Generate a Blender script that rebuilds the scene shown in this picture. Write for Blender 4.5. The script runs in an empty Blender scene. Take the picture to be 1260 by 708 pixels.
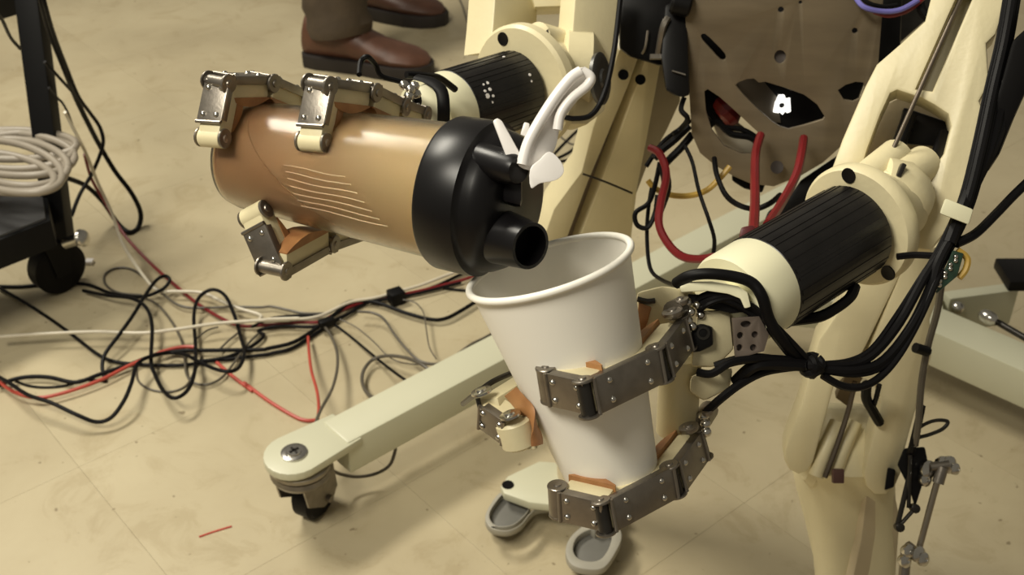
import bpy, bmesh, math, random
from mathutils import Vector, Matrix
random.seed(7)
SC = bpy.context.scene
COL = SC.collection

# ------------------------------------------------------------------ camera, world, lights
CH, PITCH, F = 1.05, math.radians(34), 1467.0        # camera height, downward pitch, focal length in pixels of 1260
CR = Vector((1, 0, 0)); CU = Vector((0, math.sin(PITCH), math.cos(PITCH))); CF = Vector((0, math.cos(PITCH), -math.sin(PITCH)))
CO = Vector((0, 0, CH))
cam = bpy.data.objects.new('camera', bpy.data.cameras.new('camera')); COL.objects.link(cam)
cam.location = CO; cam.rotation_euler = (math.pi/2 - PITCH, 0, 0)
cam.data.sensor_width = 36; cam.data.lens = F/1260*36; cam.data.clip_start = .02
cam.data.dof.use_dof = True; cam.data.dof.focus_distance = .68; cam.data.dof.aperture_fstop = 20
SC.camera = cam
w = bpy.data.worlds.new('world'); SC.world = w; w.use_nodes = True
w.node_tree.nodes['Background'].inputs[0].default_value = (1.0, .91, .73, 1)
w.node_tree.nodes['Background'].inputs[1].default_value = .19
def area(name, loc, target, size, power, col):
    l = bpy.data.lights.new(name, 'AREA'); l.shape = 'RECTANGLE'; l.size, l.size_y = size
    l.energy = power; l.color = col
    o = bpy.data.objects.new(name, l); COL.objects.link(o); o.location = loc
    o.rotation_euler = (Vector(target)-Vector(loc)).to_track_quat('-Z', 'Y').to_euler()
area('unseen_overhead_light', (-1.5, 2.0, 2.6), (-.3, 1.2, 0), (1.0, .4), 64, (1, .94, .80))
area('unseen_overhead_light', (-1.0, -.1, 2.3), (0, .7, .5), (1.0, .45), 46, (1, .94, .80))  # added fill lamp, hung lower on the camera side to brighten the hands
SC.view_settings.view_transform = 'Standard'; SC.view_settings.look = 'None'
SC.view_settings.gamma = 1; SC.view_settings.use_curve_mapping = False
SC.view_settings.exposure = -0.05

# ------------------------------------------------------------------ pixel <-> place
def P(x, y, Z): return CO + CF*Z + CR*((x-630)/F*Z) - CU*((y-354)/F*Z)
def ray(x, y): return CF + CR*((x-630)/F) - CU*((y-354)/F)
def G(x, y, h=0.0):
    r = ray(x, y); return CO + r*((h-CH)/r.z)
def D(x, y, h=0.0): return (h-CH)/ray(x, y).z

# ------------------------------------------------------------------ materials
MATS = {}
def mat(name, col, rough=.5, metal=0., var=.12, scale=30., bump=0., bscale=200., stretch=None, coat=0., trans=0., emit=0., spec=None, ior=None, col2=None, objvar=0.):
    if name in MATS: return MATS[name]
    m = bpy.data.materials.new(name); m.use_nodes = True; nt = m.node_tree; b = nt.nodes['Principled BSDF']
    geo = nt.nodes.new('ShaderNodeNewGeometry'); src = geo.outputs['Position']
    if stretch:
        mp = nt.nodes.new('ShaderNodeMapping'); mp.inputs['Scale'].default_value = stretch
        if len(stretch) == 3: nt.links.new(src, mp.inputs[0]); src = mp.outputs[0]
    n = nt.nodes.new('ShaderNodeTexNoise'); n.inputs['Scale'].default_value = scale; n.inputs['Detail'].default_value = 5
    nt.links.new(src, n.inputs['Vector'])
    r = nt.nodes.new('ShaderNodeValToRGB'); r.color_ramp.elements[0].position = .3; r.color_ramp.elements[1].position = .7
    c2 = col2 or tuple(c*(1-var) for c in col)
    r.color_ramp.elements[0].color = (*c2, 1); r.color_ramp.elements[1].color = (*col, 1)
    nt.links.new(n.outputs[0], r.inputs[0]); out = r.outputs[0]
    nt.links.new(out, b.inputs['Base Color'])
    b.inputs['Roughness'].default_value = rough; b.inputs['Metallic'].default_value = metal
    b.inputs['Coat Weight'].default_value = coat; b.inputs['Transmission Weight'].default_value = trans
    if ior: b.inputs['IOR'].default_value = ior
    if spec is not None: b.inputs['Specular IOR Level'].default_value = spec
    if emit:
        b.inputs['Emission Color'].default_value = (*col, 1); b.inputs['Emission Strength'].default_value = emit
    if bump:
        n2 = nt.nodes.new('ShaderNodeTexNoise'); n2.inputs['Scale'].default_value = bscale; n2.inputs['Detail'].default_value = 3
        nt.links.new(src, n2.inputs['Vector'])
        bp = nt.nodes.new('ShaderNodeBump'); bp.inputs['Strength'].default_value = bump; bp.inputs['Distance'].default_value = .001
        nt.links.new(n2.outputs[0], bp.inputs['Height']); nt.links.new(bp.outputs[0], b.inputs['Normal'])
    MATS[name] = m; return m

IV = mat('ivory_plastic', (.73, .65, .41), .42, var=.16, scale=14, bump=.15, bscale=260)
IVD = mat('ivory_plastic_matt', (.62, .52, .34), .5, var=.22, scale=9, bump=.2, bscale=200)
IVW = mat('ivory_cuff', (.80, .77, .54), .38, var=.08, scale=12)
BLK = mat('black_plastic', (.005, .0045, .0045), .42, spec=.18, var=.3, scale=20)
RUB = mat('black_rubber', (.004, .0036, .004), .5, spec=.16, var=.3, scale=40)
STL = mat('dull_steel', (.30, .27, .23), .36, metal=.9, var=.25, scale=90, bump=.1, bscale=500)
STB = mat('bright_steel', (.62, .60, .55), .22, metal=1., var=.2, scale=120)
DST = mat('dark_steel', (.05, .046, .04), .3, metal=.7, var=.3, scale=80)
GUM = mat('amber_rubber', (.46, .23, .085), .45, scale=60, col2=(.26, .11, .04))
PAINT = mat('beam_paint', (.58, .57, .42), .38, var=.08, scale=6, bump=.06, bscale=60)
PLATE = mat('brushed_chest_metal', (.21, .168, .11), .5, metal=.45, var=.22, scale=16, stretch=(1, 1, 5))
RED = mat('red_insulation', (.20, .012, .014), .35, var=.2)
REDF = mat('faded_red_insulation', (.50, .07, .045), .4, var=.2)
WHC = mat('white_insulation', (.66, .60, .47), .4, var=.1)
GRC = mat('grey_insulation', (.11, .095, .07), .45, var=.3)
YEL = mat('yellow_insulation', (.52, .33, .06), .4, var=.2)
BLUE = mat('blue_insulation', (.16, .15, .45), .4, var=.2)
GRN = mat('green_board', (.02, .05, .03), .4, var=.4, scale=200)
WHP = mat('white_lid_plastic', (.82, .79, .76), .3, var=.03)
PAPER = mat('cup_paper', (.88, .85, .76), .48, var=.02, scale=8, bump=.03, bscale=400)

# ------------------------------------------------------------------ mesh makers (all in world coordinates)
def new(): return bmesh.new()
def ortho(d, ref=None):
    d = d.normalized(); ref = ref or (Vector((0, 0, 1)) if abs(d.z) < .9 else Vector((1, 0, 0)))
    a = (ref - d*ref.dot(d)).normalized(); return a, d.cross(a).normalized()
def box(bm, c, ax, ay, az, hx, hy, hz, bev=0.):
    t = bmesh.new(); vs = []
    for sx in (-1, 1):
        for sy in (-1, 1):
            for sz in (-1, 1): vs.append(t.verts.new(c + ax*(sx*hx) + ay*(sy*hy) + az*(sz*hz)))
    for f in ((0, 1, 3, 2), (4, 6, 7, 5), (0, 4, 5, 1), (2, 3, 7, 6), (0, 2, 6, 4), (1, 5, 7, 3)): t.faces.new([vs[i] for i in f])
    finish_tmp(bm, t, bev)
def finish_tmp(bm, t, bev):
    bmesh.ops.recalc_face_normals(t, faces=t.faces)
    if bev: bmesh.ops.bevel(t, geom=list(t.edges), offset=bev, segments=2, affect='EDGES', profile=.6)
    me = bpy.data.meshes.new('tmp'); t.to_mesh(me); t.free(); bm.from_mesh(me); bpy.data.meshes.remove(me)
def hexa(bm, front, back, bev=0.):
    t = bmesh.new(); a = [t.verts.new(v) for v in front]; b = [t.verts.new(v) for v in back]; n = len(a)
    t.faces.new(a); t.faces.new(list(reversed(b)))
    for i in range(n): t.faces.new([a[i], b[i], b[(i+1) % n], a[(i+1) % n]])
    finish_tmp(bm, t, bev)
def lathe(bm, p0, d, prof, seg=32, cap0=True, cap1=True, squash=None):
    d = d.normalized(); a, b = ortho(d); rings = []
    for t, r in prof:
        if r < 1e-6: rings.append([bm.verts.new(p0 + d*t)]); continue
        rings.append([bm.verts.new(p0 + d*t + (a*math.cos(2*math.pi*k/seg) + b*math.sin(2*math.pi*k/seg))*r) for k in range(seg)])
    fs = []
    for i in range(len(rings)-1):
        A, B = rings[i], rings[i+1]
        for k in range(seg):
            k2 = (k+1) % seg
            if len(A) == 1 and len(B) == 1: continue
            if len(A) == 1: fs.append(bm.faces.new([A[0], B[k], B[k2]]))
            elif len(B) == 1: fs.append(bm.faces.new([A[k], B[0], A[k2]]))
            else: fs.append(bm.faces.new([A[k], B[k], B[k2], A[k2]]))
    if cap0 and len(rings[0]) > 1: fs.append(bm.faces.new(rings[0]))
    if cap1 and len(rings[-1]) > 1: fs.append(bm.faces.new(list(reversed(rings[-1]))))
    bmesh.ops.recalc_face_normals(bm, faces=fs)
def rod(bm, a, b, r, seg=12, bev=0.):
    L = (b-a).length
    pr = [(0, r), (L, r)] if not bev else [(0, r-bev), (bev, r), (L-bev, r), (L, r-bev)]
    lathe(bm, a, b-a, pr, seg)
def spline(pts, sub=6):
    n = len(pts)
    if n < 3: return pts
    out = []
    for i in range(n-1):
        p0 = pts[max(i-1, 0)]; p1 = pts[i]; p2 = pts[i+1]; p3 = pts[min(i+2, n-1)]
        for k in range(sub):
            t = k/sub
            out.append(.5*((2*p1) + (p2-p0)*t + (2*p0-5*p1+4*p2-p3)*t*t + (3*p1-p0-3*p2+p3)*t**3))
    out.append(pts[-1]); return out
def tube(bm, pts, r, seg=8, sub=6, closed=False, flat=None):
    q = spline(pts, sub); n = len(q); rings = []
    tn = (q[1]-q[0]).normalized(); a, b = ortho(tn)
    for i, p in enumerate(q):
        t = (q[min(i+1, n-1)] - q[max(i-1, 0)])
        if t.length > 1e-9: t.normalize()
        a = (a - t*a.dot(t)).normalized(); b = t.cross(a)
        if flat: 
            w_ = (flat[0] - t*flat[0].dot(t)).normalized(); h_ = t.cross(w_)
            rings.append([bm.verts.new(p + w_*(math.cos(2*math.pi*k/seg)*flat[1]) + h_*(math.sin(2*math.pi*k/seg)*r)) for k in range(seg)])
        else:
            rings.append([bm.verts.new(p + (a*math.cos(2*math.pi*k/seg) + b*math.sin(2*math.pi*k/seg))*r) for k in range(seg)])
    fs = []
    for i in range(n-1):
        for k in range(seg): fs.append(bm.faces.new([rings[i][k], rings[i][(k+1) % seg], rings[i+1][(k+1) % seg], rings[i+1][k]]))
    fs.append(bm.faces.new(list(reversed(rings[0])))); fs.append(bm.faces.new(rings[-1]))
    bmesh.ops.recalc_face_normals(bm, faces=fs)
def dome(bm, c, n, r, seg=8):
    lathe(bm, c, n, [(0, r), (r*.45, r*.8), (r*.7, r*.4), (r*.78, 0)], seg, cap0=False)
# a plate with real holes: outline in pixels laid on the plane through three (x, y, depth) points, thickness away from the camera
def plate(bm, outline, c3, thick, holes=(), bev=.001, plane=None):
    if plane: o, n = plane
    else:
        a, b, c = [P(*q) for q in c3]; o = a; n = (b-a).cross(c-a).normalized()
    if n.dot(o-CO) > 0: n = -n                       # n faces the camera
    ux, uy = ortho(n)
    def to2(pt):
        r = ray(*pt); t = (o-CO).dot(n)/r.dot(n); p = CO + r*t - o
        return p.dot(ux), p.dot(uy)
    cu = bpy.data.curves.new('c', 'CURVE'); cu.dimensions = '2D'; cu.fill_mode = 'BOTH'
    cu.extrude = thick/2 - bev; cu.bevel_depth = bev; cu.bevel_resolution = 1
    for loop in [outline] + list(holes):
        sp = cu.splines.new('POLY'); sp.points.add(len(loop)-1); sp.use_cyclic_u = True
        for i, q in enumerate(loop):
            u, v = to2(q); sp.points[i].co = (u, v, 0, 1)
    ob = bpy.data.objects.new('c', cu); COL.objects.link(ob)
    me = bpy.data.meshes.new_from_object(ob)
    M = Matrix(((ux.x, uy.x, n.x, 0), (ux.y, uy.y, n.y, 0), (ux.z, uy.z, n.z, 0), (0, 0, 0, 1)))
    M = Matrix.Translation(o - n*(thick/2)) @ M
    me.transform(M); k = len(bm.faces); bm.from_mesh(me)
    bpy.data.objects.remove(ob); bpy.data.curves.remove(cu); bpy.data.meshes.remove(me)
    bmesh.ops.remove_doubles(bm, verts=bm.verts, dist=1e-6)
    bmesh.ops.recalc_face_normals(bm, faces=bm.faces)
def ell(cx, cy, rx, ry, ang=0, n=20):
    a = math.radians(ang)
    return [(cx+rx*math.cos(t)*math.cos(a)-ry*math.sin(t)*math.sin(a), cy+rx*math.cos(t)*math.sin(a)+ry*math.sin(t)*math.cos(a)) for t in [2*math.pi*k/n for k in range(n)]]
def round_px(pts, sub=5):
    q = [Vector((x, y, 0)) for x, y in pts]; n = len(q); out = []
    for i in range(n):
        p0, p1, p2, p3 = q[i-1], q[i], q[(i+1) % n], q[(i+2) % n]
        for k in range(sub):
            t = k/sub; v = .5*((2*p1)+(p2-p0)*t+(2*p0-5*p1+4*p2-p3)*t*t+(3*p1-p0-3*p2+p3)*t**3); out.append((v.x, v.y))
    return out

# ------------------------------------------------------------------ objects
ORG = {}
def thing(name, loc, label, cat, group=None):
    o = bpy.data.objects.new(name, None); COL.objects.link(o); o.location = loc; o.empty_display_size = .05
    o['label'] = label; o['category'] = cat
    if group: o['group'] = group
    ORG[o] = Vector(loc); return o
def part(name, bm, m, parent, label=None, smooth=True):
    org = ORG[parent]
    bmesh.ops.translate(bm, verts=bm.verts, vec=-org)
    o = link(name, bm, m, smooth); o.parent = parent; ORG[o] = org
    if label: o['label'] = label
    return o
def link(name, bm, m, smooth=True):
    me = bpy.data.meshes.new(name); bm.to_mesh(me); bm.free(); me.materials.append(m)
    if smooth:
        for p in me.polygons: p.use_smooth = True
        try: me.set_sharp_from_angle(angle=math.radians(38))
        except Exception: pass
    o = bpy.data.objects.new(name, me); COL.objects.link(o); return o
def single(name, bm, m, label, cat, group=None, kind=None):
    xs = [v.co for v in bm.verts]
    org = Vector(((min(c.x for c in xs)+max(c.x for c in xs))/2, (min(c.y for c in xs)+max(c.y for c in xs))/2, min(c.z for c in xs)))
    bmesh.ops.translate(bm, verts=bm.verts, vec=-org)
    o = link(name, bm, m); o.location = org
    if label: o['label'] = label; o['category'] = cat
    if group: o['group'] = group
    if kind: o['kind'] = kind
    ORG[o] = org; return o

# ------------------------------------------------------------------ floor of vinyl tiles
def floor_material():
    m = bpy.data.materials.new('vinyl_tile'); m.use_nodes = True; nt = m.node_tree; b = nt.nodes['Principled BSDF']; N = nt.nodes.new; L = nt.links.new
    g = N('ShaderNodeNewGeometry')
    def noise(s, d=6, rough=.6, dist=0):
        n = N('ShaderNodeTexNoise'); n.inputs['Scale'].default_value = s; n.inputs['Detail'].default_value = d
        n.inputs['Roughness'].default_value = rough; n.inputs['Distortion'].default_value = dist; L(g.outputs['Position'], n.inputs['Vector']); return n.outputs[0]
    def ramp(src, stops):
        r = N('ShaderNodeValToRGB'); e = r.color_ramp.elements
        e[0].position, e[0].color = stops[0][0], (*stops[0][1], 1); e[1].position, e[1].color = stops[-1][0], (*stops[-1][1], 1)
        for p, c in stops[1:-1]:
            k = e.new(p); k.color = (*c, 1)
        L(src, r.inputs[0]); return r.outputs[0]
    def mix(a, c, fac, mode='MULTIPLY'):
        x = N('ShaderNodeMix'); x.data_type = 'RGBA'; x.blend_type = mode
        if isinstance(fac, float): x.inputs[0].default_value = fac
        else: L(fac, x.inputs[0])
        L(a, x.inputs[6]); L(c, x.inputs[7]); return x.outputs[2]
    base = ramp(noise(3.2, 5, .55), [(.32, (.43, .365, .235)), (.52, (.50, .43, .28)), (.7, (.545, .475, .315))])
    vein = ramp(noise(9, 8, .72, 1.2), [(.36, (.80, .76, .70)), (.46, (.97, .96, .95)), (.6, (1, 1, 1))])
    c = mix(base, vein, .6)
    speck = ramp(noise(70, 2, .5), [(.24, (.35, .3, .25)), (.285, (1, 1, 1)), (.5, (1, 1, 1))]); c = mix(c, speck, .7)
    oi = N('ShaderNodeObjectInfo'); tone = ramp(oi.outputs['Random'], [(0, (.95, .945, .94)), (1, (1, 1, 1))]); c = mix(c, tone, 1.0)
    L(c, b.inputs['Base Color']); b.inputs['Roughness'].default_value = .42; b.inputs['Specular IOR Level'].default_value = .35
    bp = N('ShaderNodeBump'); bp.inputs['Strength'].default_value = .12; bp.inputs['Distance'].default_value = .002
    L(noise(14, 4), bp.inputs['Height']); L(bp.outputs[0], b.inputs['Normal']); return m
FLM = floor_material()
bm = new(); box(bm, Vector((0, 2, -.03)), Vector((1, 0, 0)), Vector((0, 1, 0)), Vector((0, 0, 1)), 5, 5, .0265)
floor = link('floor', bm, mat('tile_adhesive', (.36, .28, .18), .8), False); floor['kind'] = 'structure'; ORG[floor] = Vector((0, 0, 0))
T = .300; c0 = G(97, 575); ang = math.atan2(-.174, .149)
tx = Vector((math.cos(ang), math.sin(ang), 0)); ty = Vector((-tx.y, tx.x, 0))
bm = new(); h = T/2 - .00012
box(bm, Vector((0, 0, -.00175)), Vector((1, 0, 0)), Vector((0, 1, 0)), Vector((0, 0, 1)), h, h, .00175, .00022)
tile_me = bpy.data.meshes.new('floor_tile'); bm.to_mesh(tile_me); bm.free(); tile_me.materials.append(FLM)
for i in range(-16, 17):
    for j in range(-16, 17):
        p = c0 + tx*((i+.5)*T) + ty*((j+.5)*T)
        if -2.3 < p.x < 2.3 and .35 < p.y < 4.1:
            o = bpy.data.objects.new('floor_tile', tile_me); COL.objects.link(o); o.location = (p.x, p.y, 0)
            o.rotation_euler = (0, 0, ang); o.parent = floor

# ------------------------------------------------------------------ wheeled steel base frame
UP = Vector((0, 0, 1))
base = thing('base_frame', (G(880, 300).x, G(880, 300).y, 0), 'pale painted steel base frame on casters, its beams low over the floor under the robot', 'frame')
def beam(a, b, wdt, hgt, name='beam', bev=.004, label=None):      # a, b: centres of the top face
    d = (b-a); L = d.length; d.normalize(); s = d.cross(UP).normalized(); u = s.cross(d)
    bm = new(); box(bm, (a+b)/2 - u*(hgt/2), d, s, u, L/2, wdt/2, hgt/2, bev); return part(name, bm, PAINT, base, label)
A1 = G(412, 532, .115); A2 = G(602, 432, .115); dL = (A2-A1).normalized(); A3 = A1 + dL*1.05
beam(A1, A3, .052, .05)
B1 = G(1130, 383, .115); B2 = G(1290, 452, .115); dR = (B2-B1).normalized(); beam(B1-dR*.1, B2+dR*.35, .06, .055)
beam(G(905, 345, .115), G(1160, 372, .115), .055, .05, 'cross_beam')
X1 = G(880, 300, .115)
beam(G(1165, 363, .12), G(1250, 352, .12), .02, .06, 'cross_beam')
# caster mounting plate
Pc = G(366, 556, .117)
bm = new(); n0 = len(bm.verts)
pl = []
s = dL.cross(UP).normalized(); C0 = G(362, 558, .113)
for k in range(13):
    t = math.pi/2 + math.pi*k/12; pl.append(C0 + s*(math.sin(t-math.pi/2+math.pi/2)*0) + dL*(math.cos(t)*.036) + s*(math.sin(t)*.036))
E = C0 + dL*.075
pl += [E - s*.030, E + s*.030]
hexa(bm, pl, [p - UP*.011 for p in pl], .002)
cp = part('caster_plate', bm, PAINT, base)
bm = new(); lathe(bm, C0 + UP*.0, UP, [(0, .0155), (.002, .0155), (.003, .013), (.003, .009), (.0045, .0085), (.0048, 0)], 24); 
part('bolt', bm, STB, cp, 'bright steel cross-head bolt')
bm = new(); box(bm, C0 + UP*.005, dL, s, UP, .006, .0013, .0006); box(bm, C0 + UP*.005, s, dL, UP, .006, .0013, .0006); part('bolt_slot', bm, DST, cp)
bm = new()                                                           # gusset under the plate
hexa(bm, [E-s*.028-UP*.011, E+s*.028-UP*.011, E+dL*.07+s*.024-UP*.052, E+dL*.07-s*.024-UP*.052], [E+dL*.004-s*.028-UP*.009, E+dL*.004+s*.028-UP*.009, E+dL*.076+s*.024-UP*.05, E+dL*.076-s*.024-UP*.05], .001)
part('gusset', bm, PAINT, base)
def caster(parent, c, fwd, R, m_fork, name='caster'):
    # c: the point on the floor under the swivel; fwd: the way the wheel trails
    side = fwd.cross(UP).normalized(); top = R*2 + .024
    bm = new(); lathe(bm, c + UP*(top), UP, [(-.012, .026), (-.010, .034), (-.004, .037), (.001, .035), (.002, .032), (.004, .032), (.005, .037), (.010, .037), (.014, .030)], 28)
    ax = c + fwd*.018 + UP*R
    for sg in (-1, 1):
        q = [c + side*(sg*.019) + fwd*x + UP*z for x, z in ((-.026, top-.006), (.034, top-.006), (.038, R*1.15), (.028, R*.8), (.008, R*.8), (-.020, R*1.5))]
        hexa(bm, q, [p + side*(sg*.0025) for p in q])
    rod(bm, ax - side*.026, ax + side*.026, .005, 10); 
    cs = part(name, bm, m_fork, parent)
    bm = new(); lathe(bm, ax - side*.014, side, [(0, R*.45), (0, R*.86), (.004, R), (.024, R), (.028, R*.86), (.028, R*.45)], 30); part('wheel', bm, RUB, cs)
    return cs
caster(base, Vector((C0.x, C0.y, 0)) + dL*.006, Vector((.45, .9, 0)).normalized(), .0315, STL)
Q = Vector((B2.x, B2.y, 0)) + dR*.3
caster(base, Q, Vector((0, 1, 0)), .0315, STL)
Q = Vector((A3.x, A3.y, 0)); caster(base, Q-dL*.04, Vector((0, 1, 0)), .0315, STL)
# bolts and threaded rod near the right beam
bm = new(); dome(bm, G(1178, 379, .112), (CO-G(1178, 379, .112)).normalized(), .009, 12); part('cap_nut', bm, STB, base)
rd = thing('threaded_rod', G(1235, 400, .12), 'dull steel rod with a bright ball end above the right beam', 'rod')
bm = new(); rod(bm, G(1214, 389, .12), G(1275, 424, .12), .0045); part('shaft', bm, DST, rd)
bm = new(); lathe(bm, G(1206, 386, .125), (G(1222, 394, .125)-G(1206, 386, .125)), [(0, .005), (.004, .009), (.012, .010), (.02, .009), (.025, .005)], 14); part('ball_end', bm, STB, rd)
bm = new(); c = G(1252, 338, .16); box(bm, c, CR, Vector((0, 1, 0)), UP, .022, .03, .008, .003)
single('adapter_block', bm, BLK, 'small black block with rounded corner at right edge above the back beam', 'block')

# ------------------------------------------------------------------ fingers
def finger(parent, J, upv, hgt, t, inside, cap=False, pin=.0040, name='robot_finger', plates=None, pads=True, label=None, pad_m=None, ears=True, tip=True):
    bmB = new(); P_, H_, G_ = [], [], []
    n_seg = len(J)-1; frames = []
    for i in range(n_seg):
        a, b = J[i], J[i+1]; d = (b-a).normalized(); u = (upv - d*upv.dot(d)).normalized(); n = d.cross(u).normalized()
        m = (a+b)/2
        if n.dot(inside - m) < 0: n = -n
        L = (b-a).length; frames.append((a, b, d, u, n, L, m))
    for i, (a, b, d, u, n, L, m) in enumerate(frames):
        ext = 0
        if i == 0 and tip and cap:
            q = a + n*(t/2+.0005); rod(bmB, q - u*hgt*.47, q + u*hgt*.47, t*.5, 24, .001)
            ext = .006
        box(bmB, m + n*(t/2+.001) - d*ext/3, d, u, n, L/2-.0028+ext/3, hgt*.43, t/2, min(.0016, t*.15))
        if i == 0 and tip and cap: m = m + d*.0022; L -= .0036
        if plates is None or plates[i]:
            bm = new(); box(bm, m, d, u, n, L/2-.0034, hgt/2, .0008, .0006)
            for sg in (-1, 1):                                        # rolled ends next to the hinges, bent lips along the edges
                e = m + d*(sg*(L/2-.0036)) - n*.0008
                rod(bm, e - u*hgt*.5, e + u*hgt*.5, .0011, 8)
                box(bm, m + u*(sg*(hgt/2-.0004)) + n*.0022, d, u, n, L/2-.0055, .0005, .0022, .0002)
            P_.append(bm); rv = new()
            for sx in (-1, 1):
                for sy in (-1, 1):
                    dome(rv, m + d*(sx*L*.25) + u*(sy*hgt*.27) - n*.0008, -n, .0019, 8)
            H_.append(rv)
        else: P_.append(None); H_.append(None)
        if pads is True or (pads and pads[i]):
            bm = new(); w2 = L*.44; front, back = [], []
            k_ = 7
            pts = [(-w2 + 2*w2*k/(k_-1), .0048*math.sin(math.pi*k/(k_-1))) for k in range(k_)]
            base_c = m + n*(t+.0005)
            lo = [base_c + d*x for x, y in pts]; hi = [base_c + d*x + n*(y+.0008) for x, y in reversed(pts)]
            loop = lo + hi
            hexa(bm, [p + u*hgt*(.44 if cap else .56) for p in loop], [p - u*hgt*.44 for p in loop]); G_.append(bm)
        else: G_.append(None)
    fo = part(name, bmB, IV, parent, label)
    for bm in P_:
        if bm: 
            po = part('steel_plate', bm, STL, fo)
    bmr = new(); cnt = 0
    for bm in H_:
        if bm:
            me = bpy.data.meshes.new('t'); bm.to_mesh(me); bm.free(); bmr.from_mesh(me); bpy.data.meshes.remove(me); cnt += 1
    if cnt: r_ = part('rivet', bmr, STB, fo, 'bright round rivet heads'); r_['kind'] = 'stuff'
    for bm in G_:
        if bm: part('rubber_pad', bm, pad_m or GUM, fo)
    for i in range(0 if tip else 1, n_seg+1):
        a, b, d, u, n, L, m = frames[min(i, n_seg-1)]; c = J[i] + n*.0038
        if i == 0 and tip: c = a + n*(t/2 if cap else .0052)
        bm = new(); rod(bm, c - u*hgt*.485, c + u*hgt*.485, pin if not (i == 0 and tip) else (.003 if cap else .0055), 16); part('hinge_pin', bm, STL if (cap or (i == 0 and tip)) else DST, fo)
        if ears:
            bm = new()
            for sg in (-1, 1):
                lathe(bm, c + u*(sg*hgt*.46), u*sg, [(0, .0058), (.0010, .0058), (.0014, .0054), (.0014, .0024), (.0021, .0020), (.0023, 0)], 18)
            part('hinge_ear', bm, STL, fo)
    return fo

# ------------------------------------------------------------------ paper cup
rimC = P(676, 329, .650); botC = P(753, 580, .686); ucup = (rimC-botC).normalized(); Lc = (rimC-botC).length
R1, R0 = .0452, .0268
cup = thing('paper_cup', botC, 'large plain white paper cup held tilted under the bottle spout', 'cup')
bm = new()
lathe(bm, botC, ucup, [(0.0, R0-.0012), (0, R0), (Lc, R1), (Lc, R1-.0008), (.006, R0-.0004), (.006, 0)], 64, cap0=False, cap1=False)
part('cup_wall', bm, PAPER, cup)
bm = new()
a_, b_ = ortho(ucup); ring = [rimC + (a_*math.cos(t)+b_*math.sin(t))*(R1+.0006) for t in [2*math.pi*k/64 for k in range(65)]]
tube(bm, ring, .0021, 10, 1); part('rolled_rim', bm, PAPER, cup)

# ------------------------------------------------------------------ shaker bottle
b0 = P(294, 188, .738); b1 = P(560, 238, .672); ub = (b1-b0).normalized(); Lb = (b1-b0).length
bot = thing('shaker_bottle', b0, 'clear plastic shaker bottle with brown drink and black cap, tipped over the cup', 'bottle')
def plastic(name, col, rough, trans, ior=1.42):
    m = mat(name, col, rough, trans=trans, var=.05, scale=10, ior=ior); return m
SHELL = plastic('frosted_bottle_plastic', (.96, .90, .78), .22, 1.0, 1.25)
DRINK = mat('brown_drink', (.56, .37, .23), .4, scale=18, trans=.35, col2=(.47, .29, .17), bump=.15, bscale=60)
ra, rb = .0335, .0395
prof_o = [(0, 0), (0, ra*.55), (.0015, ra*.8), (.005, ra*.95), (.012, ra)] + [(.012+(Lb+.004-.012)*k/6, ra+(rb-ra)*k/6) for k in range(1, 7)]
prof_i = [(t+.0012 if i else .0015, max(r-.0012, 0)) for i, (t, r) in enumerate(prof_o)]
bm = new(); lathe(bm, b0, ub, prof_o + [(Lb+.004, rb-.0014)] + list(reversed(prof_i[:-1])), 56, cap0=False, cap1=False)
body = part('bottle_body', bm, SHELL, bot, 'see-through amber tinted plastic body')
bm = new(); inn = [(t+.0006, max(r-.0010, 0)) for t, r in prof_i]
lathe(bm, b0, ub, inn, 48, cap0=False, cap1=True)
lvl = b0 + UP*.012
pn = (UP + ub*.62).normalized()
lvl = b0 + ub*(Lb*.42)
# drink level: tipped surface inside the bottle
bmesh.ops.bisect_plane(bm, geom=list(bm.verts)+list(bm.edges)+list(bm.faces), plane_co=lvl, plane_no=pn, clear_outer=True)
bmesh.ops.holes_fill(bm, edges=[e for e in bm.edges if len(e.link_faces) == 1]); bmesh.ops.recalc_face_normals(bm, faces=bm.faces)
part('drink', bm, DRINK, bot, 'brown drink')
# thin amber film of drink on the lower inside wall and moulded measuring ridges
FILM = mat('amber_film', (.96, .83, .60), .4, trans=.62, var=.25, scale=25, ior=1.15)
nt = FILM.node_tree                                                  # the coating is thicker and browner towards the bottom end
dp = nt.nodes.new('ShaderNodeVectorMath'); dp.operation = 'DOT_PRODUCT'; dp.inputs[1].default_value = ub
gp = nt.nodes.new('ShaderNodeNewGeometry'); nt.links.new(gp.outputs['Position'], dp.inputs[0])
mr = nt.nodes.new('ShaderNodeMapRange'); mr.inputs['From Min'].default_value = b0.dot(ub)+Lb*.1; mr.inputs['From Max'].default_value = b0.dot(ub)+Lb*.95
nt.links.new(dp.outputs['Value'], mr.inputs['Value'])
nz = nt.nodes.new('ShaderNodeTexNoise'); nz.inputs['Scale'].default_value = 22; nt.links.new(gp.outputs['Position'], nz.inputs['Vector'])
ad = nt.nodes.new('ShaderNodeMath'); ad.operation = 'MULTIPLY_ADD'; ad.inputs[1].default_value = .35; ad.inputs[2].default_value = -.17; nt.links.new(nz.outputs[0], ad.inputs[0])
sm = nt.nodes.new('ShaderNodeMath'); sm.operation = 'ADD'; nt.links.new(mr.outputs[0], sm.inputs[0]); nt.links.new(ad.outputs[0], sm.inputs[1])
cr = nt.nodes.new('ShaderNodeValToRGB'); cr.color_ramp.elements[0].color = (.62, .40, .26, 1); cr.color_ramp.elements[1].color = (.98, .86, .62, 1)
nt.links.new(sm.outputs[0], cr.inputs[0]); nt.links.new(cr.outputs[0], nt.nodes['Principled BSDF'].inputs['Base Color'])
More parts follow.
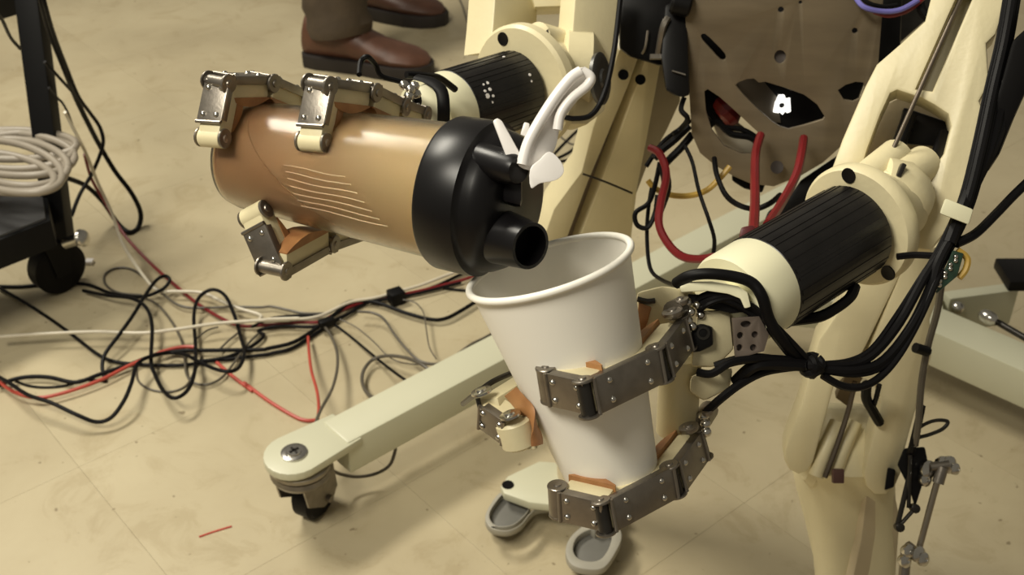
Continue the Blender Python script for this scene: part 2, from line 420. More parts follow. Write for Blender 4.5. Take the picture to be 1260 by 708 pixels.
bm = new(); lathe(bm, b0, ub, [(.006, ra-.0036), (.02, ra-.0026)] + [(.02+(Lb-.022)*k/5, ra-.0026+(rb-ra)*k/5) for k in range(1, 6)] + [(Lb-.002, rb-.0034)] + [(.02+(Lb-.022)*k/5, ra-.0034+(rb-ra)*k/5) for k in range(5, -1, -1)], 48, cap0=False, cap1=False)
part('drink_film', bm, FILM, bot, 'thin amber coating of drink inside the wall')
perp_cam = (CF*-1 - ub*(CF*-1).dot(ub)).normalized(); perp_up = ub.cross(perp_cam).normalized()
if perp_up.dot(CU) < 0: perp_up = -perp_up
for k in range(7):
    a0 = math.radians(-8 - k*6.0); t0 = Lb*(.40+.012*k); t1 = Lb*(.68+.03*k); bm = new(); pts = []
    for q in range(7):
        t = t0 + (t1-t0)*q/6; r = ra + (rb-ra)*t/Lb + .0001
        aa = a0 + .012*math.sin(q*1.1+k)
        pts.append(b0 + ub*t + (perp_cam*math.cos(aa) + perp_up*math.sin(aa))*r)
    tube(bm, pts, .00032, 6, 3); part('measuring_ridge', bm, FILM, body)
# cap
CAPM = mat('black_cap', (.005, .0045, .005), .33, spec=.32, var=.2, scale=30)
bm = new(); lathe(bm, b1, ub, [(-.001, .0400), (-.002, .0425), (0, .0436), (.018, .0440), (.0225, .0435), (.0235, .0415), (.0255, .0400), (.030, .0395), (.036, .0365), (.040, .0315), (.042, .026), (.0425, 0)], 64, cap0=True)
cap = part('screw_cap', bm, CAPM, bot)
ct = b1 + ub*.036
vdn = P(640, 300, .64) - P(636, 252, .64); vdn = (vdn - ub*vdn.dot(ub)).normalized()
sp0 = P(612, 290, .648); sp1 = P(653, 303, .628); sd = (sp1-sp0)
bm = new(); Ls = sd.length
lathe(bm, sp0 - sd.normalized()*.008, sd, [(0, .017), (.010, .0152), (Ls+.006, .0128), (Ls+.008, .0126), (Ls+.008, .0108), (Ls-.006, .0105), (Ls-.006, 0)], 40, cap0=True, cap1=False)
part('spout', bm, CAPM, bot)
bm = new(); h0 = P(588, 196, .640); h1 = P(640, 210, .616); lathe(bm, h0, h1-h0, [(0, .0100), (.006, .0098), ((h1-h0).length-.004, .0082), ((h1-h0).length-.001, .0070), ((h1-h0).length, 0)], 30)
box(bm, P(618, 222, .640), (h1-h0).normalized(), CU, CF, .016, .012, .008, .004); part('lid_hinge', bm, CAPM, bot)
lid = new()
plate(lid, round_px([(641, 200), (650, 174), (676, 128), (700, 96), (716, 85), (727, 90), (724, 106), (706, 128), (690, 152), (683, 180), (672, 198), (655, 208)]), [(650, 200, .614), (720, 90, .622), (690, 200, .624)], .003, bev=.0008)
lo = part('flip_lid', lid, WHP, bot, 'white flip lid standing open')
bm = new(); tube(bm, [P(x, y, .613) for x, y in ((643, 203), (652, 172), (678, 128), (701, 98), (715, 88))], .0031, 10); part('lid_edge', bm, WHP, lo)
bm = new(); tube(bm, [P(x, y, .614) for x, y in ((686, 160), (690, 140), (703, 122), (722, 106), (727, 95), (716, 87))], .0026, 10); part('lid_edge', bm, WHP, lo)
bm = new(); hexa(bm, [P(x, y, .616) for x, y in ((606, 149), (612, 145), (618, 149), (643, 194), (636, 204), (625, 199))], [P(x, y, .624) for x, y in ((606, 149), (612, 145), (618, 149), (643, 194), (636, 204), (625, 199))], .0012); part('lid_arm', bm, WHP, lo)
bm = new(); hexa(bm, [P(x, y, .612) for x, y in round_px([(652, 208), (664, 196), (676, 186), (690, 198), (694, 212), (684, 222), (664, 226), (653, 232)], 3)], [P(x, y, .628) for x, y in round_px([(655, 208), (666, 198), (676, 190), (687, 199), (690, 211), (682, 219), (664, 223), (656, 228)], 3)], .0008); part('spout_plug', bm, WHP, lo)
bm = new(); hexa(bm, [P(x, y, .627) for x, y in ((640, 166), (645, 150), (652, 152), (650, 170))], [P(x, y, .637) for x, y in ((640, 166), (645, 150), (652, 152), (650, 170))], .001); part('lid_tab', bm, WHP, lo)

# ------------------------------------------------------------------ forearm maker
TUBE = mat('black_printed_tube', (.009, .008, .0075), .34, spec=.4, var=.5, scale=60, bump=.35, bscale=40, stretch=(1, 1, 1))
def forearm(parent, c0, c1, Rt, Rc, cuffL, disc_c, disc_R, disc_t, side_bump=True):
    d = (c1-c0).normalized()
    bm = new(); lathe(bm, c0 - d*cuffL, d, [(0, Rc*.80), (.0, Rc*.95), (.004, Rc), (cuffL-.002, Rc*1.02), (cuffL, Rc), (cuffL, Rt*.9)], 56)
    cf = part('wrist_cuff', bm, IVW, parent, 'pale ivory rounded cuff')
    bm = new(); lathe(bm, c0 - d*.002, d, [(0, Rt-.001), (.001, Rt), ((c1-c0).length+.002, Rt)], 64)
    tb = part('forearm_tube', bm, TUBE, parent, 'glossy black layered tube')
    bm = new(); a, b = ortho(d, CU)
    for k in range(30):                                               # layer ridges along the tube
        t = 2*math.pi*(k+random.random()*.7)/30
        q = (a*math.cos(t)+b*math.sin(t)); tg = d.cross(q)
        box(bm, (c0+c1)/2 + q*(Rt+.0000), d, tg, q, (c1-c0).length/2-.0005, .0006+.001*random.random(), .00035)
    part('tube_ridge', bm, TUBE, tb)['kind'] = 'stuff'
    bm = new(); lathe(bm, disc_c - d*.001, d, [(0, Rt), (0, disc_R*.95), (.003, disc_R), (disc_t-.003, disc_R), (disc_t, disc_R*.95), (disc_t+.006, disc_R*.8), (disc_t+.02, disc_R*.66), (disc_t+.034, disc_R*.6)], 64)
    dk = part('elbow_disc', bm, IV, parent)
    return d, cf, tb, dk
def face_bolt(parent, c, n, r, m=None, name='bolt_hole', depth=.002):
    bm = new(); lathe(bm, c, n, [(0, r), (.0008, r*.95), (.0006, r*.6), (.0002, 0)], 18); part(name, bm, m or BLK, parent)

# ------------------------------------------------------------------ right robot arm (holds the cup)
robot = thing('humanoid_robot', G(880, 560), 'ivory and black humanoid robot pouring from a shaker bottle into a white cup', 'robot')
armR = armL = legC = legR = ft = lk = tor = robot
c0_ = P(936, 350, .722); c1_ = P(1046, 284, .772); dC = P(1052, 280, .776)
d, cf, tb, dk = forearm(armR, c0_, c1_, .0308, .0300, .030, dC, .0415, .013)
a, b = ortho(d, CU)
for px, py in ((1060, 223), (1089, 322)):
    v = P(px, py, .772) - dC; v = (v - d*v.dot(d)).normalized(); face_bolt(dk, dC + v*.0362 - d*.0012, -d, .0052)
v = P(951, 345, .70) - c0_; v = v - d*v.dot(d); 
bm = new(); box(bm, P(951, 343, .706), CR, CU, CF, .0012, .004, .0060, .0004); part('cuff_slot', bm, DST, cf)
# hub boss and ears between the fork prongs
bm = new(); lathe(bm, P(1070, 228, .795), P(1150, 268, .80)-P(1070, 228, .795), [(0, .012), (.003, .022), (.018, .026), (.032, .022), (.040, .015)], 40)
rod(bm, P(1062, 225, .785), P(1105, 190, .815), .012, 24, .003)
rod(bm, P(1085, 235, .785), P(1140, 200, .815), .013, 24, .003)
part('elbow_hub', bm, IV, armR)
bm = new(); box(bm, P(1108, 210, .776), (CR*.45+CU*.9).normalized(), (CR*.9-CU*.45).normalized(), CF, .0048, .0016, .003, .001); part('hub_slot', bm, DST, armR)
# upper arm fork
ua = [(1154, -20), (1142, 27), (1112, 55), (1082, 81), (1068, 108), (1040, 173), (1024, 218), (1052, 222), (1064, 182), (1080, 140), (1093, 112), (1104, 107), (1135, 117), (1152, 126), (1170, 138), (1174, 155), (1165, 190), (1148, 215), (1130, 240), (1121, 270), (1122, 292), (1130, 303), (1143, 304), (1158, 286), (1172, 258), (1188, 222), (1200, 178), (1207, 140), (1201, 124), (1213, 102), (1210, 52), (1222, 40), (1241, -20)]
c3u = [(1100, 100, .815), (1230, 0, .800), (1150, 280, .800)]
bm = new(); plate(bm, ua, c3u, .028, holes=[[(1178, -14), (1206, -14), (1150, 116), (1122, 112)]], bev=.002)
upa = part('upper_arm', bm, IV, armR)
bm = new(); plate(bm, [(1170, -16), (1213, -16), (1157, 122), (1115, 118)], [(1100, 100, .831), (1230, 0, .816), (1150, 280, .816)], .006); part('slot_floor', bm, mat('groove_grey', (.30, .27, .18), .5), upa)
bm = new(); rod(bm, P(1187, -12, .812), P(1098, 186, .800), .0016, 10); part('pull_rod', bm, mat('brown_steel', (.12, .095, .07), .4, metal=.6), upa)
bm = new(); hexa(bm, [P(x, y, .836) for x, y in ((1112, 132), (1172, 152), (1162, 182), (1100, 176))], [P(x, y, .87) for x, y in ((1112, 132), (1172, 152), (1162, 182), (1100, 176))], .002)
rod(bm, P(1162, 165, .825), P(1150, 196, .81), .004, 10); rod(bm, P(1120, 140, .83), P(1103, 186, .83), .005, 10)
part('elbow_motor', bm, BLK, upa)
bm = new(); plate(bm, [(1050, 150), (1115, 118), (1178, 150), (1160, 200), (1055, 205)], [(1100, 150, .862), (1200, 150, .862), (1100, 200, .862)], .004); part('inner_wall', bm, IVD, upa)
# palm and wrist
bm = new()
hexa(bm, [P(x, y, z) for x, y, z in ((858, 383, .690), (898, 381, .696), (903, 430, .698), (880, 452, .694), (850, 452, .688))], [P(x, y, z+.026) for x, y, z in ((858, 383, .690), (898, 381, .696), (903, 430, .698), (880, 452, .694), (850, 452, .688))], .003)
hexa(bm, [P(x, y, z) for x, y, z in ((850, 462, .690), (902, 452, .697), (898, 478, .698), (866, 494, .694), (848, 482, .69))], [P(x, y, z+.026) for x, y, z in ((850, 462, .690), (902, 452, .697), (898, 478, .698), (866, 494, .694), (848, 482, .69))], .003)
rod(bm, P(838, 432, .705), P(832, 536, .725), .0125, 28, .003)
hexa(bm, [P(x, y, .700) for x, y in ((783, 360), (815, 352), (856, 358), (858, 372), (838, 400), (800, 412), (786, 400))], [P(x, y, .722) for x, y in ((783, 360), (815, 352), (856, 358), (858, 372), (838, 400), (800, 412), (786, 400))], .003)
palm = part('palm', bm, IV, armR)
bm = new(); hexa(bm, [P(x, y, .698) for x, y in ((786, 372), (802, 378), (797, 396), (786, 424), (780, 420))], [P(x, y, .715) for x, y in ((786, 372), (802, 378), (797, 396), (786, 424), (780, 420))], .001); part('rubber_pad', bm, GUM, palm)
bm = new(); tube(bm, [P(784, 368, .699), P(796, 371, .699), P(806, 370, .699)], .0018, 6); part('palm_slot', bm, DST, palm)
bm = new()
hexa(bm, [P(x, y, .686) for x, y in ((850, 404), (862, 398), (877, 402), (878, 425), (862, 433), (850, 434))], [P(x, y, .70) for x, y in ((850, 404), (862, 398), (877, 402), (878, 425), (862, 433), (850, 434))], .002)
srv = part('finger_motor', bm, BLK, armR)
bm = new(); lathe(bm, P(865, 410, .6865), -CF, [(0, .0042), (.0012, .004), (.0012, .0025), (0, .002), (0, 0)], 18); part('motor_ring', bm, DST, srv)
bm = new(); plate(bm, [(902, 392), (934, 390), (946, 412), (940, 432), (906, 442)], [(900, 400, .684), (940, 400, .688), (910, 440, .686)], .0022, holes=[ell(918, 399, 7, 4.5), ell(911, 413, 4.5, 4.5), ell(929, 412, 4.5, 4.5), ell(910, 428, 4.5, 4.5), ell(927, 428, 4.5, 4.5)], bev=.0002)
part('perforated_bracket', bm, mat('bracket_metal', (.20, .16, .13), .45, metal=.5), armR)
bm = new(); hexa(bm, [P(x, y, .690) for x, y in ((903, 393), (932, 392), (944, 412), (938, 431), (907, 440))], [P(x, y, .71) for x, y in ((903, 393), (932, 392), (944, 412), (938, 431), (907, 440))], .001); part('wrist_core', bm, mat('dark_brown_plastic', (.05, .035, .028), .5), armR)
wb = ((836, 353), (850, 347), (876, 346), (908, 352), (920, 360), (924, 378), (916, 380), (911, 368), (896, 362), (868, 358), (838, 360))
bm = new(); hexa(bm, [P(x, y, .682) for x, y in wb], [P(x, y, .70) for x, y in wb], .001); part('wrist_bridge', bm, IVW, armR)
wc_ = ((846, 362), (896, 364), (912, 372), (918, 384), (900, 386), (862, 378), (848, 372))
bm = new(); hexa(bm, [P(x, y, .690) for x, y in wc_], [P(x, y, .70) for x, y in wc_], .001); part('wrist_core', bm, BLK, armR)
# chain of small steel knuckles
bm = new()
for x, y, z in ((846, 372, .685), (850, 384, .684), (847, 395, .684), (852, 402, .684), (858, 376, .69), (862, 388, .69)): dome(bm, P(x, y, z), -CF, .0028, 10)
part('knuckle_nut', bm, STB, armR)['kind'] = 'stuff'
cin = P(724, 485, .671)
finger(armR, [P(668, 478, .630), P(727, 491, .612), P(820, 447, .645), P(849, 409, .682)], ucup, .0200, .0150, cin, label='uppermost ivory and steel finger round the cup')
finger(armR, [P(682, 622, .655), P(748, 638, .641), P(836, 591, .672), P(869, 546, .705)], ucup, .0190, .0150, P(757, 590, .70), label='lowest ivory and steel finger round the cup base')
for p_, q_ in ((P(862, 520, .712), P(872, 505, .735)), (P(828, 383, .678), P(838, 378, .69))):
    bm = new(); rod(bm, p_, q_, .006, 14); part('knuckle', bm, STL, armR)
for x, y in ((866, 512), (868, 522), (869, 532)):
    bm = new(); dome(bm, P(x, y, .70), -CF, .0032, 10); part('knuckle_nut', bm, STB, armR)
for x, y, z, r in ((828, 386, .676, .0062), (838, 372, .680, .0048), (870, 508, .70, .004), (848, 528, .695, .0060)):
    bm = new(); lathe(bm, P(x, y, z), ucup, [(-.001, r*.9), (0, r), (.0018, r), (.0022, r*.5), (.003, r*.4), (.0032, 0)], 16); part('hinge_ear', bm, STL, armR)
# thumb reaching round from behind the cup
th = finger(armR, [P(625, 537, .655), P(585, 509, .668), P(640, 474, .712)], ucup, .0175, .014, pin=.0014, ears=False, inside=P(690, 510, .67), plates=[1, 0], pads=False, tip=False, label='ivory thumb with amber pad left of the cup')
bm = new(); c = P(636, 532, .662); lathe(bm, c - ucup*.0085, ucup, [(0, .008), (.002, .0105), (.0155, .0105), (.017, .009)], 28)
box(bm, P(645, 533, .664), CR, CU, CF, .0075, .0085, .008, .002); part('thumb_tip', bm, IV, th)
bm = new(); tube(bm, [P(x, y, .655) for x, y in ((628, 482), (640, 496), (652, 510), (659, 530), (661, 548))], .0018, 8, flat=(ucup, .0055)); part('rubber_pad', bm, GUM, th)
bm = new(); lathe(bm, P(628, 512, .652), ucup, [(0, .0062), (.0012, .006), (.0015, .0035), (.0025, .003), (.0028, 0)], 18); part('hinge_ear', bm, STB, th)
bm = new(); lathe(bm, P(593, 483, .664), ucup, [(0, .0062), (.0012, .006), (.0015, .0035), (.0025, .003), (.0028, 0)], 18); part('hinge_ear', bm, STB, th)
bm = new(); tube(bm, [P(570, 497, .74), P(588, 483, .70), P(606, 470, .70), P(628, 460, .72)], .0018, 8); part('tendon', bm, DST, th)
# wiring on the arm
def wires(parent, lst, m=RUB, name='cable'):
    for pts, r in lst:
        bm = new(); tube(bm, [P(*q) for q in pts], r, 8, 5); part(name, bm, m, parent)
bm = new(); tube(bm, [P(832, 349, .690), P(848, 340, .682), P(872, 337, .678), P(905, 341, .678), P(926, 349, .678), P(938, 366, .678), P(946, 392, .684), P(960, 416, .69), P(980, 438, .70), P(1000, 450, .71)], .0034, 10, 6); part('strap', bm, RUB, armR, 'thick black strap over the cuff')
wires(armR, [([(852, 372, .693), (875, 362, .688), (905, 368, .686), (935, 388, .69), (958, 410, .695), (985, 440, .705)], .0022),
             ([(857, 376, .693), (885, 368, .686), (915, 380, .688), (945, 404, .692), (975, 440, .70), (1000, 452, .705)], .0022),
             ([(860, 384, .69), (872, 374, .685), (896, 368, .685), (925, 376, .688), (958, 404, .69), (1000, 448, .70)], .0016),
             ([(858, 458, .687), (876, 460, .684), (900, 446, .684), (930, 442, .688), (962, 442, .695), (1000, 448, .705)], .0024),
             ([(880, 452, .69), (905, 444, .688), (935, 441, .692), (970, 446, .70)], .0030),
             ([(868, 508, .70), (888, 490, .695), (912, 472, .695), (940, 458, .697), (975, 452, .70), (1005, 450, .705)], .0026),
             ([(905, 470, .70), (925, 452, .692), (945, 448, .692), (990, 450, .70)], .0038),
             ([(1052, 352, .745), (1046, 366, .74), (1028, 380, .735), (1008, 390, .73), (980, 394, .73), (965, 396, .73)], .0035)])
bm = new(); kc = P(999, 450, .702)
for k in range(3):
    ax_ = Vector((math.cos(k*1.1), math.sin(k*2.1)*.6, math.sin(k*1.1)+.3)).normalized(); q1, q2 = ortho(ax_)
    tube(bm, [kc + (q1*math.cos(t)*.0052 + q2*math.sin(t)*.0050) + ax_*.0012*math.sin(t*2) for t in [2*math.pi*j/12 for j in range(13)]], .0031, 8, 2)
part('cable_knot', bm, RUB, armR)
# long bundle running up beside the arm
top1 = [(1150, 322, .735), (1172, 280, .74), (1188, 240, .745), (1203, 180, .752), (1218, 110, .765), (1232, 50, .775), (1243, -15, .78)]
wires(armR, [([(1008, 450, .703), (1049, 449, .708), (1078, 433, .712), (1108, 396, .72), (1136, 345, .73)] + top1, .0028),
             ([(1010, 455, .703), (1055, 456, .706), (1088, 443, .712), (1122, 400, .72), (1145, 352, .73)] + [(x+5, y, z-.003) for x, y, z in top1], .0030),
             ([(1012, 462, .703), (1036, 475, .705), (1061, 476, .706), (1084, 463, .71), (1107, 436, .715), (1132, 391, .722), (1152, 345, .73)] + [(x+9, y+3, z) for x, y, z in top1], .0024),
             ([(1014, 448, .703), (1046, 444, .712), (1073, 429, .716), (1102, 390, .724), (1134, 340, .735)] + [(x-4, y, z) for x, y, z in top1], .0018),
             ([(1020, 458, .703), (1058, 461, .706), (1092, 447, .712), (1128, 400, .722), (1152, 345, .732)] + [(x+12, y, z+.003) for x, y, z in top1], .0018),
             ([(1168, 300, .735), (1184, 258, .74), (1196, 228, .748), (1216, 185, .755), (1232, 130, .765), (1250, 90, .775), (1275, 40, .78)], .0042),
             ([(1180, 270, .742), (1200, 225, .75), (1222, 180, .757), (1240, 130, .768), (1262, 80, .778)], .0038),
             ([(1176, 300, .738), (1200, 288, .742), (1225, 264, .748), (1250, 238, .755), (1285, 205, .76)], .0030),
             ([(1104, 316, .745), (1125, 314, .745), (1150, 315, .742)], .0022)])
bm = new(); hexa(bm, [P(x, y, .760) for x, y in ((1206, 196), (1216, 150), (1232, 100), (1246, 50), (1290, 10), (1300, 70), (1264, 110), (1248, 145), (1230, 190), (1214, 214))], [P(x, y, .79) for x, y in ((1206, 196), (1216, 150), (1232, 100), (1246, 50), (1290, 10), (1300, 70), (1264, 110), (1248, 145), (1230, 190), (1214, 214))], .003)
part('shoulder_sleeve', bm, BLK, armR)
bm = new(); hexa(bm, [P(x, y, .728) for x, y in ((1163, 244), (1198, 258), (1192, 277), (1156, 263))], [P(x, y, .75) for x, y in ((1163, 244), (1198, 258), (1192, 277), (1156, 263))], .0015); part('cable_clip', bm, IVW, armR)
bm = new(); hexa(bm, [P(x, y, .733) for x, y in ((1172, 308), (1186, 312), (1178, 340), (1152, 362), (1148, 350), (1163, 330))], [P(x, y, .74) for x, y in ((1172, 308), (1186, 312), (1178, 340), (1152, 362), (1148, 350), (1163, 330))], .001); pcb = part('circuit_board', bm, GRN, armR)
bm = new()
for k in range(9): 
    t = k/8; dome(bm, P(1176-26*t+3*(k % 2), 316+40*t, .7325), -CF, .0016, 8)
part('solder_joint', bm, STB, pcb)['kind'] = 'stuff'
bm = new(); tube(bm, [P(1178, 308, .738), P(1190, 318, .738), P(1188, 332, .738), P(1180, 342, .738)], .0022, 8); part('yellow_wire', bm, YEL, armR)

# ------------------------------------------------------------------ left robot arm (holds the bottle)
c0_ = P(556, 136, .900); c1_ = P(634, 110, .948); dC = P(640, 108, .951)
d, cf, tb, dk = forearm(armL, c0_, c1_, .0308, .0300, .028, dC, .0500, .014)
v = P(629, 51, .95) - dC; v = (v - d*v.dot(d)).normalized(); face_bolt(dk, dC + v*.0405 - d*.0012, -d, .0055)
bm = new()
for x, y, r in ((600, 118, .0022), (597, 112, .0012), (603, 110, .0015), (607, 118, .0012), (595, 104, .001), (600, 102, .0014), (606, 126, .001), (652, 92, .0013), (654, 100, .001), (620, 70, .0012)):
    # small chips of white print on the tube
    rr = ray(x, y); ca = c0_; dd = (c1_-c0_).normalized()
    w0 = CO - ca; A_ = rr - dd*rr.dot(dd); B_ = w0 - dd*w0.dot(dd); aa = A_.dot(A_); bb = 2*A_.dot(B_); cc = B_.dot(B_) - .0310**2
    disc = bb*bb-4*aa*cc
    if disc < 0: continue
    p = CO + rr*((-bb-math.sqrt(disc))/(2*aa)); q = p - ca; q = (q - dd*q.dot(dd)).normalized()
    lathe(bm, p - q*.0002, q, [(0, r), (.0005, r*.9), (.0005, 0)], 8)
part('white_fleck', bm, WHP, tb)['kind'] = 'stuff'
bm = new(); lathe(bm, P(690, 88, .985), P(745, 92, .985)-P(690, 88, .985), [(0, .03), (.004, .036), (.024, .034), (.034, .02)], 40)
rod(bm, P(655, 50, .96), P(690, 60, .985), .016, 24, .004); part('elbow_hub', bm, IV, armL)
bm = new(); plate(bm, [(667, 44), (674, 38), (676, 54), (671, 52)], [(660, 40, .942), (680, 40, .945), (670, 60, .943)], .004); part('hub_slot', bm, DST, armL)
bm = new(); plate(bm, [(613, -25), (661, -25), (659, 40), (640, 60), (606, 60), (609, 30)], [(630, 0, .985), (660, 0, 1.01), (630, 40, .985)], .03, bev=.002)
plate(bm, [(712, -25), (765, -25), (757, 60), (750, 100), (742, 135), (722, 150), (704, 150), (703, 95)], [(720, 0, .975), (760, 0, .995), (720, 100, .965)], .022, bev=.002)
plate(bm, [(650, -25), (720, -25), (714, 4), (660, 6)], [(660, 0, 1.0), (720, 0, 1.0), (660, 10, 1.0)], .03, bev=.002)
part('upper_arm', bm, IV, armL)
bm = new(); nb = (CR*.9 + CF*-.42).normalized()
lathe(bm, P(736, 97, .955), nb, [(0, .0205), (.003, .021), (.004, .019), (.004, .008), (.006, .007), (.006, 0)], 36); part('pivot_cap', bm, mat('grey_pivot', (.10, .10, .095), .35, metal=.6), armL)
bm = new(); tube(bm, [P(692, 143, .93), P(705, 146, .93), (P(725, 143, .93)), P(738, 128, .93), P(748, 100, .94), P(756, 60, .95), P(762, 10, .96), P(765, -20, .96)], .0022, 8); part('cable', bm, RUB, armL)
bm = new()
hexa(bm, [P(x, y, .795) for x, y in ((498, 112), (530, 100), (545, 120), (548, 210), (500, 215))], [P(x, y, .84) for x, y in ((498, 112), (530, 100), (545, 120), (548, 210), (500, 215))], .004)
hexa(bm, [P(x, y, .82) for x, y in ((405, 160), (500, 150), (500, 235), (420, 250))], [P(x, y, .845) for x, y in ((405, 160), (500, 150), (500, 235), (420, 250))], .004)
palm = part('palm', bm, IVW, armL)
bm = new(); tube(bm, [P(512, 95, .80), P(530, 100, .795), P(543, 112, .79), P(546, 135, .79), P(545, 160, .80)], .0016, 10, 6, flat=(CR, .0042)); part('strap', bm, RUB, armL, 'black strap over the wrist')
bm = new(); tube(bm, [P(500, 92, .80), P(520, 93, .81), P(540, 96, .83), P(560, 110, .85)], .0025, 8); part('cable', bm, RUB, armL)
bm = new(); tube(bm, [P(442, 92, .75), P(444, 76, .76), P(452, 70, .76), P(462, 80, .77), (P(470, 94, .775)), P(500, 104, .78), P(512, 128, .78)], .0018, 8); part('cable', bm, RUB, armL)
bm = new(); tube(bm, [P(500, 104, .775), P(508, 112, .772), P(514, 124, .772), P(508, 134, .775), P(500, 128, .775)], .0028, 8); part('cable', bm, RUB, armL)
bin_ = lambda k: b0 + ub*(Lb*k)
finger(armL, [P(254, 166, .690), P(269, 93, .694), P(325, 93, .722), P(368, 112, .755)], ub, .0178, .0115, bin_(.05), cap=True, label='ivory finger hooked over the bottle end farthest from the cap')
finger(armL, [P(379, 171, .668), P(394, 96, .672), P(450, 104, .702), P(486, 122, .735), P(512, 132, .765)], ub, .0178, .0115, bin_(.42), cap=True, label='ivory finger hooked over the middle of the bottle')
finger(armL, [P(306, 266, .700), P(337, 338, .700), P(396, 305, .742), P(440, 290, .785)], ub, .0185, .0125, bin_(.22) + CF*.02, cap=True, label='ivory thumb under the bottle')
bm = new()
for x, y, z in ((497, 105, .765), (505, 110, .765), (512, 116, .77), (503, 118, .765), (510, 106, .77)): dome(bm, P(x, y, z), -CF, .0035, 8)
part('knuckle_nut', bm, STB, armL)['kind'] = 'stuff'

# ------------------------------------------------------------------ robot legs
c3 = [(785, 70, 1.09), (740, 300, 1.27), (810, 80, 1.105)]
bm = new(); plate(bm, [(763, 63), (770, 58), (784, 59), (786, 66), (772, 105), (747, 165), (722, 225), (697, 292), (684, 330), (660, 330), (668, 300), (683, 258), (702, 232), (717, 212), (731, 158), (752, 98)], c3, .03, bev=.0012); part('rail', bm, IV, legC)
bm = new(); plate(bm, [(797, 68), (800, 65), (808, 68), (812, 76), (806, 110), (795, 170), (783, 232), (776, 290), (774, 335), (700, 335), (714, 295), (742, 222), (764, 165), (784, 108)], c3, .03, bev=.0012); part('rail', bm, IV, legC)
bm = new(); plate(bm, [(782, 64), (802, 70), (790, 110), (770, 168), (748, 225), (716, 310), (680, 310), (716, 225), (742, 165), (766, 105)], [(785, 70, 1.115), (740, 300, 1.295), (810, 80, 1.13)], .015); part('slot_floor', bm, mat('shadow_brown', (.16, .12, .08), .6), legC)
bm = new(); plate(bm, [(808, 72), (836, 96), (836, 125), (820, 160), (795, 205), (780, 245), (768, 245), (790, 180), (800, 120)], [(810, 72, 1.118), (835, 100, 1.15), (780, 243, 1.25)], .012); part('side_cover', bm, mat('grey_side_cover', (.33, .28, .19), .5), legC)
for x, y, z in ((767, 92, 1.095), (788, 98, 1.105)): face_bolt(legC, P(x, y, z), -CF, .0050)
bm = new(); tube(bm, [P(717, 214, 1.175), P(745, 224, 1.175), P(778, 238, 1.18)], .0012, 6); part('wire_tie', bm, DST, legC)
bm = new(); k1 = P(728, 345, 1.33); f1 = G(712, 585, .05)
lathe(bm, k1, f1-k1, [(-.01, .03), (0, .042), (.04, .045), (.12, .035), ((f1-k1).length, .026)], 24); part('shin', bm, IVD, legC)
FZ = .045
def flat_px(bm, pts, z, t, bev=.002, holes=()):
    plate(bm, pts, None, t, holes=holes, bev=bev, plane=(G(pts[0][0], pts[0][1], z), UP))
bm = new(); flat_px(bm, [(618, 598), (626, 587), (664, 569), (682, 570), (700, 588), (740, 600), (740, 640), (700, 622), (652, 617), (622, 606)], FZ+.006, .012); fp = part('foot_plate', bm, PAINT, ft)
bm = new(); lathe(bm, G(625, 597, FZ+.0062), UP, [(0, .0075), (.001, .007), (.0005, 0)], 18); part('bolt_hole', bm, BLK, fp)
GREY = mat('grey_rubber', (.36, .34, .28), .5, var=.1); GREY2 = mat('dark_grey_pad', (.17, .165, .145), .6, var=.2)
o1 = round_px([(619, 606), (604, 622), (598, 638), (606, 650), (624, 653), (640, 646), (652, 632), (664, 625), (700, 622), (690, 605), (650, 612)], 5)
i1 = round_px([(623, 606), (606, 624), (602, 637), (610, 647), (627, 647), (639, 640), (651, 625), (647, 611)], 4)
for zz, hh in ((FZ-.008, .008), (FZ-.022, .010)):
    bm = new(); flat_px(bm, o1, zz, hh, .001, holes=[i1]); part('toe_loop', bm, GREY, ft)
bm = new(); flat_px(bm, i1, FZ-.018, .012, .001); part('toe_pad', bm, GREY2, ft)
o2 = round_px([(704, 660), (697, 678), (704, 694), (722, 700), (742, 698), (756, 680), (764, 660), (755, 645), (725, 645)], 5)
i2 = round_px([(710, 660), (704, 676), (711, 688), (728, 692), (742, 687), (752, 670), (752, 654), (730, 650)], 4)
for zz, hh in ((FZ-.008, .010), (FZ-.024, .010)):
    bm = new(); flat_px(bm, o2, zz, hh, .001, holes=[i2]); part('toe_loop', bm, GREY, ft)
bm = new(); flat_px(bm, i2, FZ-.018, .012, .001); part('toe_pad', bm, GREY2, ft)
bm = new(); e1, e2 = G(700, 606, FZ-.012), G(748, 650, FZ-.012); box(bm, (e1+e2)/2, (e2-e1).normalized(), (e2-e1).normalized().cross(UP), UP, (e2-e1).length/2, .02, .010, .002)
rod(bm, G(700, 600, .0), G(700, 600, FZ), .015, 16); part('toe_bridge', bm, GREY, ft)

